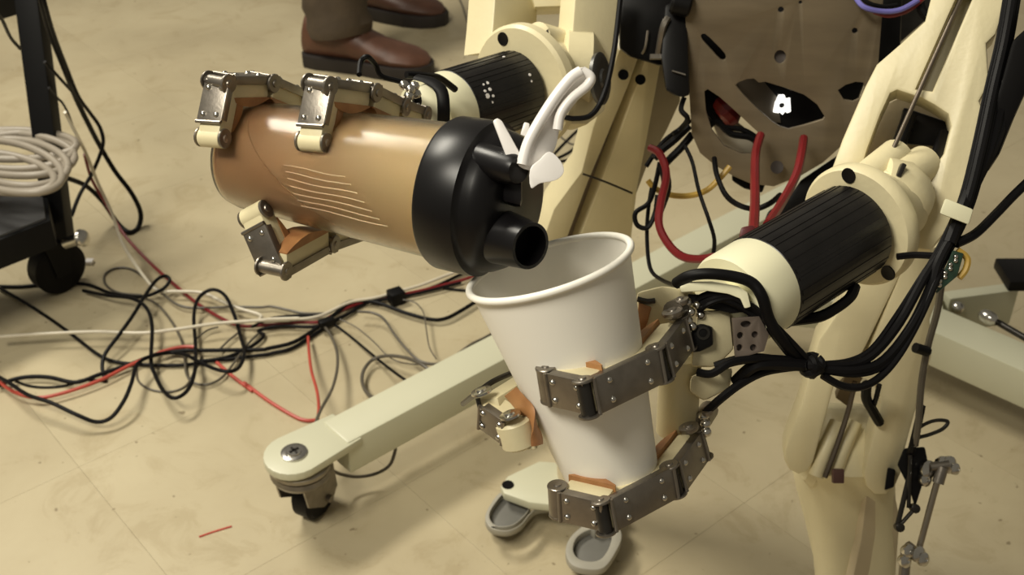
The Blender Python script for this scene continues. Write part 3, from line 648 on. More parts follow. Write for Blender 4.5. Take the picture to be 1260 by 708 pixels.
c3 = [(1100, 340, .955), (1040, 540, 1.012), (1130, 420, .972)]
bm = new()
plate(bm, [(1068, 320), (1062, 345), (1040, 380), (1012, 420), (1003, 450), (990, 500), (974, 542), (970, 556), (970, 568), (975, 577), (983, 581), (991, 578), (997, 568), (1002, 550), (1010, 520), (1022, 475), (1045, 455), (1062, 425), (1108, 330), (1110, 318)], c3, .03, bev=.003)
part('thigh_rail', bm, IV, legR)
bm = new(); plate(bm, [(1120, 318), (1162, 305), (1158, 340), (1140, 395), (1142, 440), (1124, 500), (1110, 552), (1104, 584), (1098, 598), (1089, 606), (1078, 606), (1070, 598), (1067, 584), (1072, 560), (1088, 500), (1084, 470), (1060, 462), (1075, 430)], c3, .03, bev=.003); part('thigh_rail', bm, IV, legR)
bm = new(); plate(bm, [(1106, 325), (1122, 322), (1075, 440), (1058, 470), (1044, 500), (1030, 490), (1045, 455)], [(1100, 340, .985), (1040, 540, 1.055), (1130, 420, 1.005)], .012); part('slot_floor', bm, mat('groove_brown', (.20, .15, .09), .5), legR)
bm = new(); rod(bm, P(1116, 322, .965), P(1050, 470, 1.04), .0022, 8); rod(bm, P(1108, 322, .965), P(1052, 448, 1.03), .0018, 8); part('pull_rod', bm, MATS['brown_steel'], legR)
# knee casting
bm = new(); rings = []
prof = [(1040, 500, 36, .030), (1037, 516, 46, .046), (1034, 545, 52, .056), (1035, 575, 56, .058), (1039, 605, 55, .054), (1044, 645, 50, .046), (1050, 690, 46, .040), (1054, 760, 44, .036), (1052, 900, 40, .034), (1050, 1060, 36, .030), (1048, 1205, 34, .030)]
zc = 1.085
for x, y, wpx, dep in prof:
    rr = []
    c = P(x, y, zc + .02*(y > 600)); hw = wpx*zc/F
    for k in range(24):
        t = 2*math.pi*k/24; ct, st = math.cos(t), math.sin(t)
        rr.append(bm.verts.new(c + CR*(hw*math.copysign(abs(ct)**.7, ct)) + CF*(dep*math.copysign(abs(st)**.7, st))))
    rings.append(rr)
for i in range(len(rings)-1):
    for k in range(24): bm.faces.new([rings[i][k], rings[i][(k+1) % 24], rings[i+1][(k+1) % 24], rings[i+1][k]])
bm.faces.new(rings[0]); bm.faces.new(list(reversed(rings[-1]))); bmesh.ops.recalc_face_normals(bm, faces=bm.faces)
knee = part('shin', bm, IV, legR)
bm = new(); rod(bm, P(992, 562, 1.068), P(1082, 574, 1.068), .027, 36, .006); part('knee_barrel', bm, IV, legR)
bm = new(); tube(bm, [P(1052, 470, 1.01), P(1044, 505, 1.018), P(1031, 545, 1.021), P(1015, 588, 1.022)], .0024, 8); part('tendon', bm, MATS['brown_steel'], legR)
for dx in (-8, 13):
    bm = new(); tube(bm, [P(1038+dx, 520, 1.034), P(1026+dx, 548, 1.030), P(1012+dx, 586, 1.030)], .0068, 12); part('tendon_guide', bm, IV, legR)
bm = new(); box(bm, P(1031, 586, 1.012), CR, CU, CF, .0048, .006, .003, .001); bx = part('knee_screw', bm, mat('rust_brown', (.09, .04, .03), .5), legR)
bm = new(); plate(bm, [(1062, 596), (1068, 612), (1062, 665), (1050, 720), (1100, 720), (1106, 640), (1098, 600)], [(1080, 600, 1.05), (1100, 600, 1.06), (1080, 700, 1.07)], .01, bev=.002); part('shin_cover', bm, IVD, legR)
bm = new(); plate(bm, [(980, -60), (985, -60), (985, -50)], [(980, -60, 3), (985, -60, 3), (985, -50, 3)], .003) if False else None
wires(legR, [([(1160, 335, .94), (1154, 380, .95), (1142, 425, .96), (1134, 470, .97), (1130, 520, .98), (1126, 548, .99)], .0030)], MATS['grey_insulation'])
wires(legR, [([(1067, 472, .96), (1066, 490, .97), (1074, 506, .985), (1082, 520, 1.0)], .0042), ([(1082, 474, .96), (1078, 490, .97), (1074, 502, .985)], .0022)])
bm = new(); rod(bm, P(1126, 428, .95), P(1142, 433, .955), .0042, 10); part('cable_tie', bm, BLK, legR)
# steel linkage beside the knee
bm = new()
hexa(bm, [P(x, y, 1.0) for x, y in ((1112, 552), (1138, 550), (1142, 570), (1134, 600), (1126, 625), (1118, 600), (1104, 572))], [P(x, y, 1.03) for x, y in ((1112, 552), (1138, 550), (1142, 570), (1134, 600), (1126, 625), (1118, 600), (1104, 572))], .002)
hexa(bm, [P(x, y, 1.005) for x, y in ((1092, 575), (1102, 578), (1100, 600), (1088, 604))], [P(x, y, 1.03) for x, y in ((1092, 575), (1102, 578), (1100, 600), (1088, 604))], .002); part('crank', bm, BLK, lk)
bm = new(); rod(bm, P(1154, 590, .99), P(1131, 675, 1.0), .0028, 10); part('push_rod', bm, mat('worn_steel', (.34, .30, .24), .35, metal=.9), lk)
for x, y, r in ((1166, 572, .0075), (1158, 570, .006), (1173, 577, .005), (1140, 578, .008), (1137, 590, .006), (1128, 682, .007), (1116, 678, .006), (1134, 688, .006), (1112, 690, .006)):
    bm = new(); lathe(bm, P(x, y, .995), -CF+CR*.5, [(-.004, r*.6), (0, r), (.003, r), (.005, r*.55), (.0052, r*.3), (.003, 0)], 14); part('ball_joint', bm, STB, lk)
for p_, q_, r in ((P(1145, 575, .992), P(1168, 572, .99), .004), (P(1160, 575, .99), P(1154, 595, .99), .005), (P(1115, 672, 1.0), P(1130, 684, 1.0), .005), (P(1115, 678, 1.0), P(1112, 712, 1.0), .0045)):
    bm = new(); rod(bm, p_, q_, r, 10); part('joint_link', bm, STL, lk)
bm = new(); rod(bm, P(1120, 582, 1.0), P(1104, 648, 1.0), .0022, 8); rod(bm, P(1124, 628, 1.0), P(1106, 648, 1.0), .0018, 8); rod(bm, P(1120, 560, .995), P(1118, 625, 1.0), .0018, 8)
lathe(bm, P(1105, 648, 1.003), -CF, [(0, .004), (.006, .004), (.007, .002)], 10); lathe(bm, P(1124, 625, 1.003), -CF, [(0, .004), (.006, .004), (.007, .002)], 10); part('spring_wire', bm, DST, lk)
bm = new(); tube(bm, [P(x, y, .99) for x, y in ((1122, 540), (1132, 526), (1150, 518), (1166, 519), (1160, 528), (1144, 535), (1128, 540), (1122, 550))], .0016, 8); part('cable_loop', bm, DST, lk)
wires(lk, [([(1134, 500, .98), (1130, 520, .985), (1124, 545, .99), (1120, 560, 1.0)], .0035)])

# ------------------------------------------------------------------ robot torso
c3 = [(850, 0, 1.02), (1085, 0, 1.0), (950, 220, 1.08)]
outl = [(841, -40), (1092, -40), (1086, 0), (1080, 78), (1070, 110), (1040, 175), (1012, 200), (985, 216), (952, 229), (925, 226), (904, 217), (880, 203), (862, 188), (852, 165), (848, 100), (844, 20)]
holes = [round_px([(862, 43), (868, 41), (880, 52), (893, 66), (893, 74), (886, 74), (875, 62), (864, 50)], 2),
         ell(960, 70, 8, 9), ell(961, 12, 4.5, 4.5), ell(1052, 38, 4.5, 4.5), ell(985, 3, 3, 3),
         [(904, 105), (908, 101), (918, 97), (928, 96), (934, 101), (942, 100), (965, 107), (990, 116), (1006, 128), (1016, 144), (1013, 148), (990, 155), (970, 160), (960, 157), (950, 151), (932, 135), (915, 118)],
         [(1030, 111), (1040, 104), (1053, 100), (1063, 101), (1065, 108), (1060, 121), (1050, 126), (1038, 124)],
         [(866, 112), (871, 109), (886, 119), (904, 135), (922, 152), (934, 163), (938, 178), (930, 190), (912, 190), (890, 180), (875, 160), (868, 137)]]
bm = new(); plate(bm, outl, c3, .004, holes=holes, bev=.0006); fpz = part('front_plate', bm, PLATE, tor)
face_bolt(fpz, P(960, 70, 1.036), -CF, .0064, mat('brown_bolt', (.05, .04, .035), .5), 'bolt')
face_bolt(fpz, P(956, 206, 1.066), -CF, .006, MATS['brown_bolt'], 'bolt')
bm = new(); hexa(bm, [P(x, y, 1.10) for x, y in ((845, -60), (1090, -60), (1080, 60), (1040, 165), (960, 175), (900, 110), (846, 96))], [P(x, y, 1.24) for x, y in ((845, -60), (1090, -60), (1080, 60), (1040, 165), (960, 175), (900, 110), (846, 96))], .004); part('inner_housing', bm, BLK, tor)
bm = new(); plate(bm, [(905, 100), (935, 96), (955, 120), (960, 150), (935, 150)], [(910, 100, 1.075), (960, 100, 1.085), (930, 150, 1.09)], .003); part('inner_bracket', bm, mat('inner_bracket', (.12, .10, .075), .5, metal=.3), tor)
bm = new(); hexa(bm, [P(x, y, 1.12) for x, y in ((862, 100), (892, 100), (905, 130), (890, 150), (866, 150))], [P(x, y, 1.16) for x, y in ((862, 100), (892, 100), (905, 130), (890, 150), (866, 150))], .003); part('inner_housing', bm, BLK, tor)
bm = new(); hexa(bm, [P(x, y, 1.13) for x, y in ((876, 150), (905, 148), (926, 165), (930, 195), (892, 195))], [P(x, y, 1.17) for x, y in ((876, 150), (905, 148), (926, 165), (930, 195), (892, 195))], .003); part('pale_housing', bm, WHC, tor)
# lit white emblem seen through the opening
EM = mat('white_light', (1, .98, .92), .5, emit=1.6, var=0)
bm = new(); plate(bm, [(957, 121), (959, 117), (965, 117), (967, 122), (972, 121), (973, 137), (969, 139), (966, 137), (963, 141), (960, 138), (957, 139), (952, 138), (954, 127)], [(950, 120, 1.086), (980, 120, 1.086), (960, 140, 1.09)], .003, holes=[ell(962.5, 130, 4.2, 3.6)], bev=.0002)
part('lit_emblem', bm, EM, tor, 'small glowing white emblem behind the plate')
for pts, za, zb in ((((762, -40), (846, -40), (844, 14), (832, 22), (815, 82), (775, 70), (762, 60)), 1.05, 1.16), (((818, 5), (845, 0), (849, 118), (836, 120), (819, 112), (813, 70)), 1.03, 1.048), (((1088, -40), (1112, -40), (1108, 60), (1078, 100), (1076, 70)), 1.04, 1.10)):
    bm = new(); hexa(bm, [P(x, y, za) for x, y in pts], [P(x, y, zb) for x, y in pts], .004); part('motor_housing', bm, BLK, tor)
bm = new(); rod(bm, P(826, 2, 1.02), P(850, 8, 1.02), .010, 16, .002); part('housing_boss', bm, BLK, tor)
bm = new(); tube(bm, [P(797, 38, 1.045), P(794, 58, 1.045), P(790, 66, 1.05)], .0012, 6); tube(bm, [P(822, 22, 1.028), P(816, 34, 1.028), P(810, 66, 1.04)], .003, 6); box(bm, P(808, 70, 1.04), CR, CU, CF, .006, .002, .003); box(bm, P(835, 90, 1.028), (CR-CU*.3).normalized(), CU, CF, .006, .0006, .002)
part('linkage_rod', bm, STL, tor)
bm = new(); hexa(bm, [P(x, y, 1.09) for x, y in ((1112, -30), (1150, -30), (1145, 20), (1105, 55))], [P(x, y, 1.12) for x, y in ((1112, -30), (1150, -30), (1145, 20), (1105, 55))], .003); part('shoulder_bracket', bm, DST, tor)
bm = new(); hexa(bm, [P(x, y, 1.11) for x, y in ((902, 205), (945, 215), (938, 238), (915, 232), (900, 222))], [P(x, y, 1.16) for x, y in ((902, 205), (945, 215), (938, 238), (915, 232), (900, 222))], .003)
hexa(bm, [P(x, y, 1.09) for x, y in ((985, 222), (1040, 185), (1034, 210), (1000, 250), (980, 262), (955, 285), (930, 300), (945, 260), (970, 245))], [P(x, y, 1.12) for x, y in ((985, 222), (1040, 185), (1034, 210), (1000, 250), (980, 262), (955, 285), (930, 300), (945, 260), (970, 245))], .003)
part('hip_block', bm, BLK, tor)
bm = new(); hexa(bm, [P(x, y, .80) for x, y in ((912, 280), (926, 277), (934, 284), (930, 300), (915, 300), (909, 292))], [P(x, y, .815) for x, y in ((912, 280), (926, 277), (934, 284), (930, 300), (915, 300), (909, 292))], .002)
part('red_plug', bm, mat('dark_red_plastic', (.10, .012, .014), .4), tor)
# torso wiring
wires(tor, [([(800, 182, 1.04), (812, 190, 1.03), (820, 215, 1.02), (813, 250, 1.0), (811, 277, .99), (822, 300, .98), (838, 315, .97), (858, 319, .96), (880, 316, .95)], .0035),
            ([(936, 166, 1.05), (930, 188, 1.03), (929, 220, .98), (929, 250, .92), (927, 285, .84)], .0038),
            ([(989, 170, 1.04), (986, 190, 1.02), (980, 215, .99), (964, 246, .94), (945, 276, .86)], .0038),
            ([(888, 128, 1.12), (896, 138, 1.11), (900, 144, 1.12)], .009)], RED)
wires(tor, [([(898, 205, 1.06), (888, 217, 1.06), (870, 234, 1.06), (848, 241, 1.06), (825, 240, 1.06), (806, 232, 1.06), (797, 222, 1.06)], .0026)], YEL)
wires(tor, [([(843, 180, 1.06), (852, 200, 1.05), (860, 235, 1.03), (872, 270, 1.02), (879, 295, 1.0), (877, 318, .97)], .0018),
            ([(879, 195, 1.06), (882, 215, 1.04), (893, 240, 1.02), (910, 253, 1.0), (930, 257, 1.0), (948, 250, 1.0), (960, 240, 1.02)], .0024),
            ([(848, 155, 1.08), (830, 172, 1.08), (814, 185, 1.08), (805, 195, 1.08)], .0035),
            ([(852, 165, 1.09), (838, 182, 1.09), (824, 196, 1.09), (815, 206, 1.08)], .0035),
            ([(850, 148, 1.1), (835, 160, 1.1), (815, 176, 1.1), (795, 205, 1.1)], .0022),
            ([(812, 200, 1.05), (806, 228, 1.05), (798, 250, 1.05), (782, 262, 1.05), (784, 277, 1.05), (797, 280, 1.05), (806, 262, 1.05), (809, 240, 1.05)], .0022),
            ([(803, 225, 1.06), (798, 255, 1.06), (796, 290, 1.06), (800, 330, 1.05), (815, 345, 1.02), (836, 352, .95), (850, 350, .90)], .0018),
            ([(842, 120, 1.05), (838, 135, 1.05), (846, 146, 1.05), (838, 158, 1.07), (828, 165, 1.07)], .0024),
            ([(870, 158, 1.09), (882, 150, 1.09), (900, 165, 1.09), (925, 170, 1.09), (945, 190, 1.09)], .003),
            ([(872, 140, 1.09), (888, 155, 1.09), (915, 160, 1.09), (935, 172, 1.09)], .0024),
            ([(816, 205, 1.045), (820, 230, 1.035), (810, 260, 1.02)], .0045)])
wires(tor, [([(1050, -8, 1.0), (1062, 8, .99), (1085, 14, .99), (1108, 12, .99), (1130, 0, .99)], .0022)], BLUE)
wires(tor, [([(1054, -14, 1.0), (1066, 2, .995), (1086, 8, .995), (1104, 6, .995)], .0018), ([(1130, -10, 1.0), (1134, 12, 1.0), (1150, 30, 1.0)], .004)])
wires(tor, [([(1075, 14, .995), (1094, 19, .995), (1118, 12, .995), (1140, -6, .995)], .0022)], RED)

# ------------------------------------------------------------------ loose cables
def cable(pts, r, m, label, cat='cable', name='floor_cable', group='loose cables on the floor', sub=6):
    bm = new(); tube(bm, pts, r, 8, sub); return single(name, bm, m, label, cat, group)
def A(x, y): return x/3.219, 320 + y/3.219
def B(x, y): return 300 + x/3.219, 320 + y/3.219
def tr(seq, r, hs=None, base_h=0.):
    out = []
    for i, (x, y) in enumerate(seq):
        h_ = r + base_h + (hs[i] if hs else 0); out.append(G(x, y, h_))
    return out
def arc(n, a, lo=0, hi=None):                                        # heights rising between lo and hi
    hi = n-1 if hi is None else hi
    return [a*math.sin(math.pi*(i-lo)/(hi-lo)) if lo < i < hi else 0 for i in range(n)]
s_ = [A(0, 105), A(80, 106), A(165, 99), A(330, 95), A(440, 132), A(560, 146), A(640, 118), A(672, 82), A(655, 64), A(620, 80), A(575, 140), A(530, 215), A(470, 300), A(418, 370), A(405, 425), A(418, 480)]
cable(tr(s_, .0028, arc(16, .03, 4)), .0028, RUB, 'black cable from under the cart caster, looping up and down the heap')
s_ = [A(0, 112), A(100, 170), A(200, 235), A(290, 300), A(400, 382), A(500, 410), A(700, 418), A(830, 402), A(1030, 378), B(120, 368), B(200, 345), B(330, 262), B(430, 205), B(450, 188), B(520, 158), B(570, 140), B(620, 140), B(740, 112), B(850, 62), B(930, 20), B(1100, -90), B(1300, -210)]
cable(tr(s_, .0026, base_h=.002), .0026, RUB, 'long black cable from the left frame edge to behind the cup')
s_ = [A(330, 122), A(430, 142), A(520, 152), A(578, 188), A(602, 260), A(598, 400), A(612, 450), A(645, 515), A(688, 548), A(740, 520), A(770, 450), A(775, 350), A(768, 220), A(788, 150), A(840, 118), A(890, 140), A(925, 210), A(952, 300), A(968, 370), A(940, 432), A(880, 440), A(800, 410), A(740, 378), A(680, 368), A(610, 378), A(545, 412), A(520, 490), A(490, 560), A(440, 625), A(380, 642), A(300, 612), A(200, 565), A(110, 535), A(40, 490), A(-20, 455)]
cable(tr(s_, .0028, [.008+.022*abs(math.sin(i*.55)) for i in range(len(s_))]), .0028, RUB, 'black cable wound in the tall loops left of the beam, with the lowest curl')
s_ = [A(-10, 500), A(50, 475), A(120, 463), A(200, 466), A(300, 485), A(400, 452), A(520, 412), A(600, 382), A(700, 362), A(860, 358), A(1030, 356), B(100, 350), B(200, 325), B(300, 262), B(380, 200), B(430, 168), B(520, 168), B(640, 210), B(740, 236), B(800, 232), B(860, 202), B(920, 165), B(1000, 120)]
cable(tr(s_, .0030, base_h=.006), .0030, RUB, 'black cable that ends in a shallow dip just left of the cup wall')
s_ = [A(60, 478), A(110, 498), A(180, 505), A(260, 498), A(330, 475), A(420, 482)]
cable(tr(s_, .0018), .0018, RUB, 'thin black lead, short arc near the left frame edge')
s_ = [A(-10, 470), A(0, 485), A(60, 525), A(150, 546), A(260, 525), A(400, 475), A(520, 415), A(640, 365), A(720, 345), A(780, 346)]
cable(tr(s_, .0026, base_h=.008), .0026, REDF, 'red cable sagging along the bottom of the heap at left')
s_ = [(104, 190), (113, 221), (131, 252), (152, 288), (184, 323), (212, 348), A(740, 140), A(800, 185), A(890, 238), A(960, 262), B(90, 258), B(220, 248), B(300, 246), B(360, 215), B(430, 182), B(500, 162), B(600, 142), B(700, 122), B(790, 100), B(890, 72), B(980, 30)]
cable(tr(s_, .0026, [.15, .09, .05, .03, .01]+[.004]*16), .0026, RED, 'red cable coming down from the cart and running along the bundle to the cup')
s_ = [A(850, 398), A(920, 460), A(1000, 520), B(0, 487), B(100, 560), B(200, 620), B(245, 636), B(285, 635)]
cable(tr(s_, .0026), .0026, REDF, 'faded red cable running down right from the heap to the caster')
s_ = [B(255, 305), B(258, 360), B(268, 440), B(290, 520), B(297, 590), B(288, 655)]
cable(tr(s_, .0022, [.01, .02, .03, .04, .06, .07]), .0022, REDF, 'short faded red cable dropping straight to the caster plate')
s_ = [B(320, 265), B(345, 300), B(368, 360), B(370, 430), B(350, 510), B(310, 585), B(290, 630), B(284, 668)]
cable(tr(s_, .0022, [.01, .015, .02, .03, .04, .06, .08, .1]), .0022, GRC, 'dark cable bowed to the right above the caster plate')
s_ = [B(360, 256), B(430, 310), B(520, 385), B(600, 448), B(668, 494)]
cable(tr(s_, .0020, [0, 0, .01, .03, .05]), .0020, RUB, 'straight dark cable slanting from the bundle down onto the beam')
s_ = [B(745, 446), B(700, 412), B(640, 388), B(570, 380), B(510, 396), B(474, 440), B(470, 490), B(495, 535), B(542, 560)]
cable(tr(s_, .0026, [.04, .04, .03, .02, .01, .01, .01, .02, .04]), .0026, GRC, 'dark cable making a round loop behind the beam')
s_ = [B(450, 205), B(510, 210), B(555, 235), B(600, 300), B(650, 360), B(700, 402), B(770, 412), B(830, 385), B(900, 335), B(955, 308), B(1010, 275)]
cable(tr(s_, .0020, base_h=.02), .0020, GRC, 'thin grey cable arching over the beam towards the cup')
s_ = [B(630, 158), B(680, 170), B(712, 210), B(722, 270), B(735, 345), B(762, 392)]
cable(tr(s_, .0010, base_h=.02), .0010, GRC, 'hair-thin grey wire hanging from the black ferrite clamp')
s_ = [B(380, 235), B(450, 270), B(520, 330), B(570, 380), B(640, 410), B(800, 418), B(880, 420), B(915, 370)]
cable(tr(s_, .0009, base_h=.02), .0009, GRC, 'faint thin wire lying across the beam top')
s_ = [B(780, 108), B(820, 116), B(890, 122), B(960, 118)]
cable(tr(s_, .0022), .0022, RUB, 'short black cable end reaching the cup rim from the left')
s_ = [A(-10, 306), A(100, 298), A(200, 292), A(380, 285), A(560, 290), A(700, 275), A(860, 252), A(1030, 240), B(110, 235), B(220, 232)]
cable(tr(s_, .0026, base_h=.022), .0026, WHC, 'white cable lying straight across the black heap at left')
s_ = [(80, 138), (86, 150), (106, 189), (120, 224), (138, 263), (152, 302), (180, 344), (196, 358), A(700, 125), A(800, 130), A(870, 160), A(940, 190), A(1030, 218), B(70, 240), B(180, 240)]
cable(tr(s_, .0026, [.28, .26, .2, .14, .09, .05, .02]+[.012]*8), .0026, WHC, 'white cable hanging down from beside the cart post into the heap')
s_ = [B(110, 238), B(200, 236), B(300, 222), B(420, 168), B(520, 150), B(600, 128), B(700, 100), B(800, 62), B(860, 40), B(1000, -20)]
cable(tr(s_, .0024, base_h=.010), .0024, WHC, 'white cable inside the bundle leading to the cup')
s_ = [A(600, 95), A(560, 60), A(510, 34), A(455, 34), A(415, 60), A(420, 100), A(470, 130), A(560, 140)]
cable(tr(s_, .0020), .0020, GRC, 'thin grey cable in a small round loop right of the cart caster')
s_ = [A(570, 150), A(620, 175), A(670, 230), A(715, 310), A(730, 380), A(738, 450), A(765, 486), A(820, 494), A(880, 465), A(940, 390), A(985, 330), A(1030, 285)]
cable(tr(s_, .0018, base_h=.004), .0018, GRC, 'thin grey cable with a deep round dip in the middle of the heap')
s_ = [A(540, 430), A(548, 480), A(600, 515), A(680, 522), A(740, 495), A(775, 430), A(800, 385)]
cable(tr(s_, .0016), .0016, GRC, 'thin grey cable forming the flat lower curve of the heap')
s_ = [A(640, 130), A(690, 170), A(740, 188), A(820, 190), A(920, 186), A(1030, 188), B(110, 185), B(180, 200), B(240, 212), B(330, 212)]
cable(tr(s_, .0020, base_h=.006), .0020, GRC, 'grey cable along the upper edge of the heap')
s_ = [A(775, 315), A(820, 280), A(865, 266)]
cable(tr(s_, .0014, base_h=.006), .0014, GRC, 'short grey wire end inside the tall black loop')
s_ = [A(865, 360), A(905, 320), A(945, 288)]
cable(tr(s_, .0016, base_h=.006), .0016, GRC, 'short grey wire slanting across the right leg of the tall loop')
s_ = [A(790, 402), A(900, 385), A(1000, 340), A(1045, 300), B(60, 280), B(150, 262), B(300, 262), B(440, 200)]
cable(tr(s_, .0026, base_h=.004), .0026, RUB, 'black cable rising from the heap into the bundle, beneath the white one')
s_ = [A(1000, 262), B(40, 262), B(110, 232), B(200, 222), B(320, 214), B(420, 165), B(490, 165), B(600, 150), B(700, 130), B(860, 90)]
cable(tr(s_, .0024, base_h=.006), .0024, RUB, 'black cable tucked along the top of the bundle')
bm = new(); c = G(*B(603, 145), .012); dd = (G(*B(680, 120)) - G(*B(520, 172))).normalized(); box(bm, c, dd, dd.cross(UP), UP, .012, .011, .011, .003)
single('ferrite_clamp', bm, RUB, 'small black ferrite clamp gripping the cable bundle left of the cup', 'clamp')
bm = new(); c = G(*B(328, 248), .016); box(bm, c, dd, dd.cross(UP), UP, .012, .006, .006, .002); single('cable_tie', bm, BLK, 'black tie gathering the bundle above the red and dark drop cables', 'cable tie')
s_ = [(487, 552), (480, 572), (463, 583), (440, 587), (420, 584), (405, 577)]
cable(tr(s_, .0022, [.05, .03, .02, .02, .03, .05]), .0022, GRC, 'grey cable curving from the beam underside to the front caster')
s_ = [(660, 256), (680, 246), (708, 232), (730, 222)]
cable(tr(s_, .0022, base_h=.05), .0022, RUB, 'black cable passing behind the bottle cap towards the leg')
s_ = [(650, 272), (665, 262), (685, 250), (720, 236)]
cable(tr(s_, .003, base_h=.05), .003, RED, 'dark red cable showing between bottle cap and cup rim')
s_ = [(650, 266), (665, 257), (685, 246), (715, 232)]
cable(tr(s_, .002, base_h=.05), .002, WHC, 'white cable showing between bottle cap and cup rim')
for k, (q, lb) in enumerate([([(660, 205), (700, 188), (718, 168), (732, 148)], 'black cable behind the open white lid, nearest the lid'),
                       ([(680, 200), (705, 195), (722, 178), (738, 160)], 'black cable behind the open white lid, middle of the three'),
                       ([(680, 192), (695, 176), (712, 160), (728, 152)], 'black cable behind the open white lid, uppermost of the three')]):
    cable(tr(q, .0028, base_h=.05), .0028, RUB, lb)
s_ = [(684, 162), (694, 172), (706, 178), (718, 172), (726, 160)]
cable(tr(s_, .0018, base_h=.05), .0018, GRC, 'grey wire sagging just right of the open white lid')
s_ = [(556, -20), (568, 5), (576, 28), (586, 37), (603, 40), (611, 40)]
cable(tr(s_, .0020), .0020, GRC, 'thin grey cable on the floor right of the rear shoe')
# black cables hanging beside the cart post
s_ = [(47, -25), (51, 0), (61, 38), (79, 84), (94, 122), (109, 153), (122, 178), (141, 210), (162, 238), (173, 262), (170, 280), (159, 286), (145, 275), (127, 249), (106, 229), (82, 219)]
cable(tr(s_, .0042, [.5, .48, .42, .34, .26, .2, .15, .1, .06, .02, 0, 0, .01, .04, .08, .12]), .0042, RUB, 'thick black cable hanging from above and curling back to the cart')
s_ = [(49, -20), (55, 4), (66, 42), (82, 84), (96, 118), (110, 138), (122, 155), (127, 172), (124, 188), (113, 214), (98, 240), (88, 266)]
cable(tr(s_, .0030, [.5, .48, .42, .34, .28, .24, .21, .19, .17, .14, .12, .1]), .0030, RUB, 'black cable hanging beside the thick one and ending at the cart leg')
cable(tr([(55, 76), (66, 88), (76, 99), (88, 112)], .0022, [.4, .38, .36, .33]), .0022, RUB, 'short black cable joining the cart post to the hanging cables')
cable(tr([(60, 108), (70, 120), (77, 127), (84, 140), (90, 157)], .0018, [.35, .32, .3, .27, .24]), .0018, RUB, 'thin dark wire peeling off the cart post above the coil')
cable(tr([(-5, 15), (3, 25), (13, 46), (25, 60)], .0022, [.55, .53, .48, .45]), .0022, RUB, 'black cable left of the cart post at the frame corner')

# ------------------------------------------------------------------ black cart at the left edge
cart = thing('utility_cart', G(-40, 380), 'black metal utility cart on casters at the left edge of the view', 'cart')
CART = mat('cart_metal', (.005, .005, .0055), .5, spec=.18, var=.3, scale=20)
SHELF = mat('cart_shelf', (.05, .05, .052), .5, var=.2, scale=10)
def Cv(x, y, Z): return P(x, y, Z)
sh_px = ((62, 268), (58, 240), (-110, 228), (-110, 334))
top_ = [G(x, y, .17) for x, y in sh_px]
bm = new(); hexa(bm, [p - UP*.004 for p in top_], [p - UP*.050 for p in top_], .003); part('frame_rail', bm, CART, cart)
cm = sum(top_, Vector())/4
bm = new(); hexa(bm, [cm + (p-cm)*.93 for p in top_], [cm + (p-cm)*.93 - UP*.006 for p in top_], .001); part('shelf', bm, SHELF, cart)
pt = P(32, -40, 1.72); pb = P(75, 300, 1.83); pdv = (pt-pb).normalized()
bm = new(); a, b = ortho(pdv, CR); box(bm, (pt+pb)/2, pdv, a, b, (pt-pb).length/2, .0170, .0170, .003); part('post', bm, CART, cart)
bm = new(); plate(bm, [(-60, -40), (30, -40), (52, -10), (50, 6), (20, 18), (0, 24), (-60, 40)], [(0, 0, 1.78), (50, 0, 1.78), (0, 20, 1.80)], .02); part('upper_shelf', bm, CART, cart)
wc = G(77, 356)
cs = Vector((wc.x, wc.y, 0))
side_dir = (CR*.75 + Vector((0, -.65, 0))).normalized(); fw = Vector((-side_dir.y, side_dir.x, 0))
bm = new(); lathe(bm, cs + UP*.088, UP, [(-.004, .02), (0, .026), (.006, .026), (.010, .02)], 20); 
ax = cs + UP*.0435
for sg in (-1, 1):
    q = [ax + side_dir*(sg*.019) + fw*x + UP*z for x, z in ((-.02, .045), (.02, .045), (.012, -.01), (-.012, -.01))]; hexa(bm, q, [p + side_dir*(sg*.002) for p in q])
cst = part('caster', bm, CART, cart)
bm = new(); lathe(bm, ax - side_dir*.016, side_dir, [(0, .012), (0, .034), (.004, .0425), (.028, .0425), (.032, .034), (.032, .012)], 32); part('wheel', bm, RUB, cst)
bm = new(); lathe(bm, ax - side_dir*.0165, -side_dir, [(0, .02), (.001, .018), (.001, .005), (.003, .004), (.003, 0)], 20); part('hub', bm, mat('hub_grey', (.07, .075, .07), .4), cst)
bm = new(); k0 = P(80, 300, 1.79); k1 = P(101, 293, 1.775); rod(bm, k0, k1, .009, 14, .002); lathe(bm, k1, k1-k0, [(-.004, .012), (0, .014), (.004, .012), (.006, .006)], 14); part('brake_lever', bm, STB, cst)
bm = new(); box(bm, G(110, 322, .004), CR, Vector((0, 1, 0)), UP, .006, .006, .003, .001); single('paper_scrap', bm, WHP, 'tiny white scrap on the floor right of the cart caster', 'scrap')
bm = new(); tube(bm, [G(245, 661, .0006), G(262, 655, .0006), G(285, 648, .0006)], .0011, 6, 4, flat=(Vector((0, 1, 0)), .0014)); single('red_thread', bm, REDF, 'short red thread lying on the bare floor at lower left', 'thread')
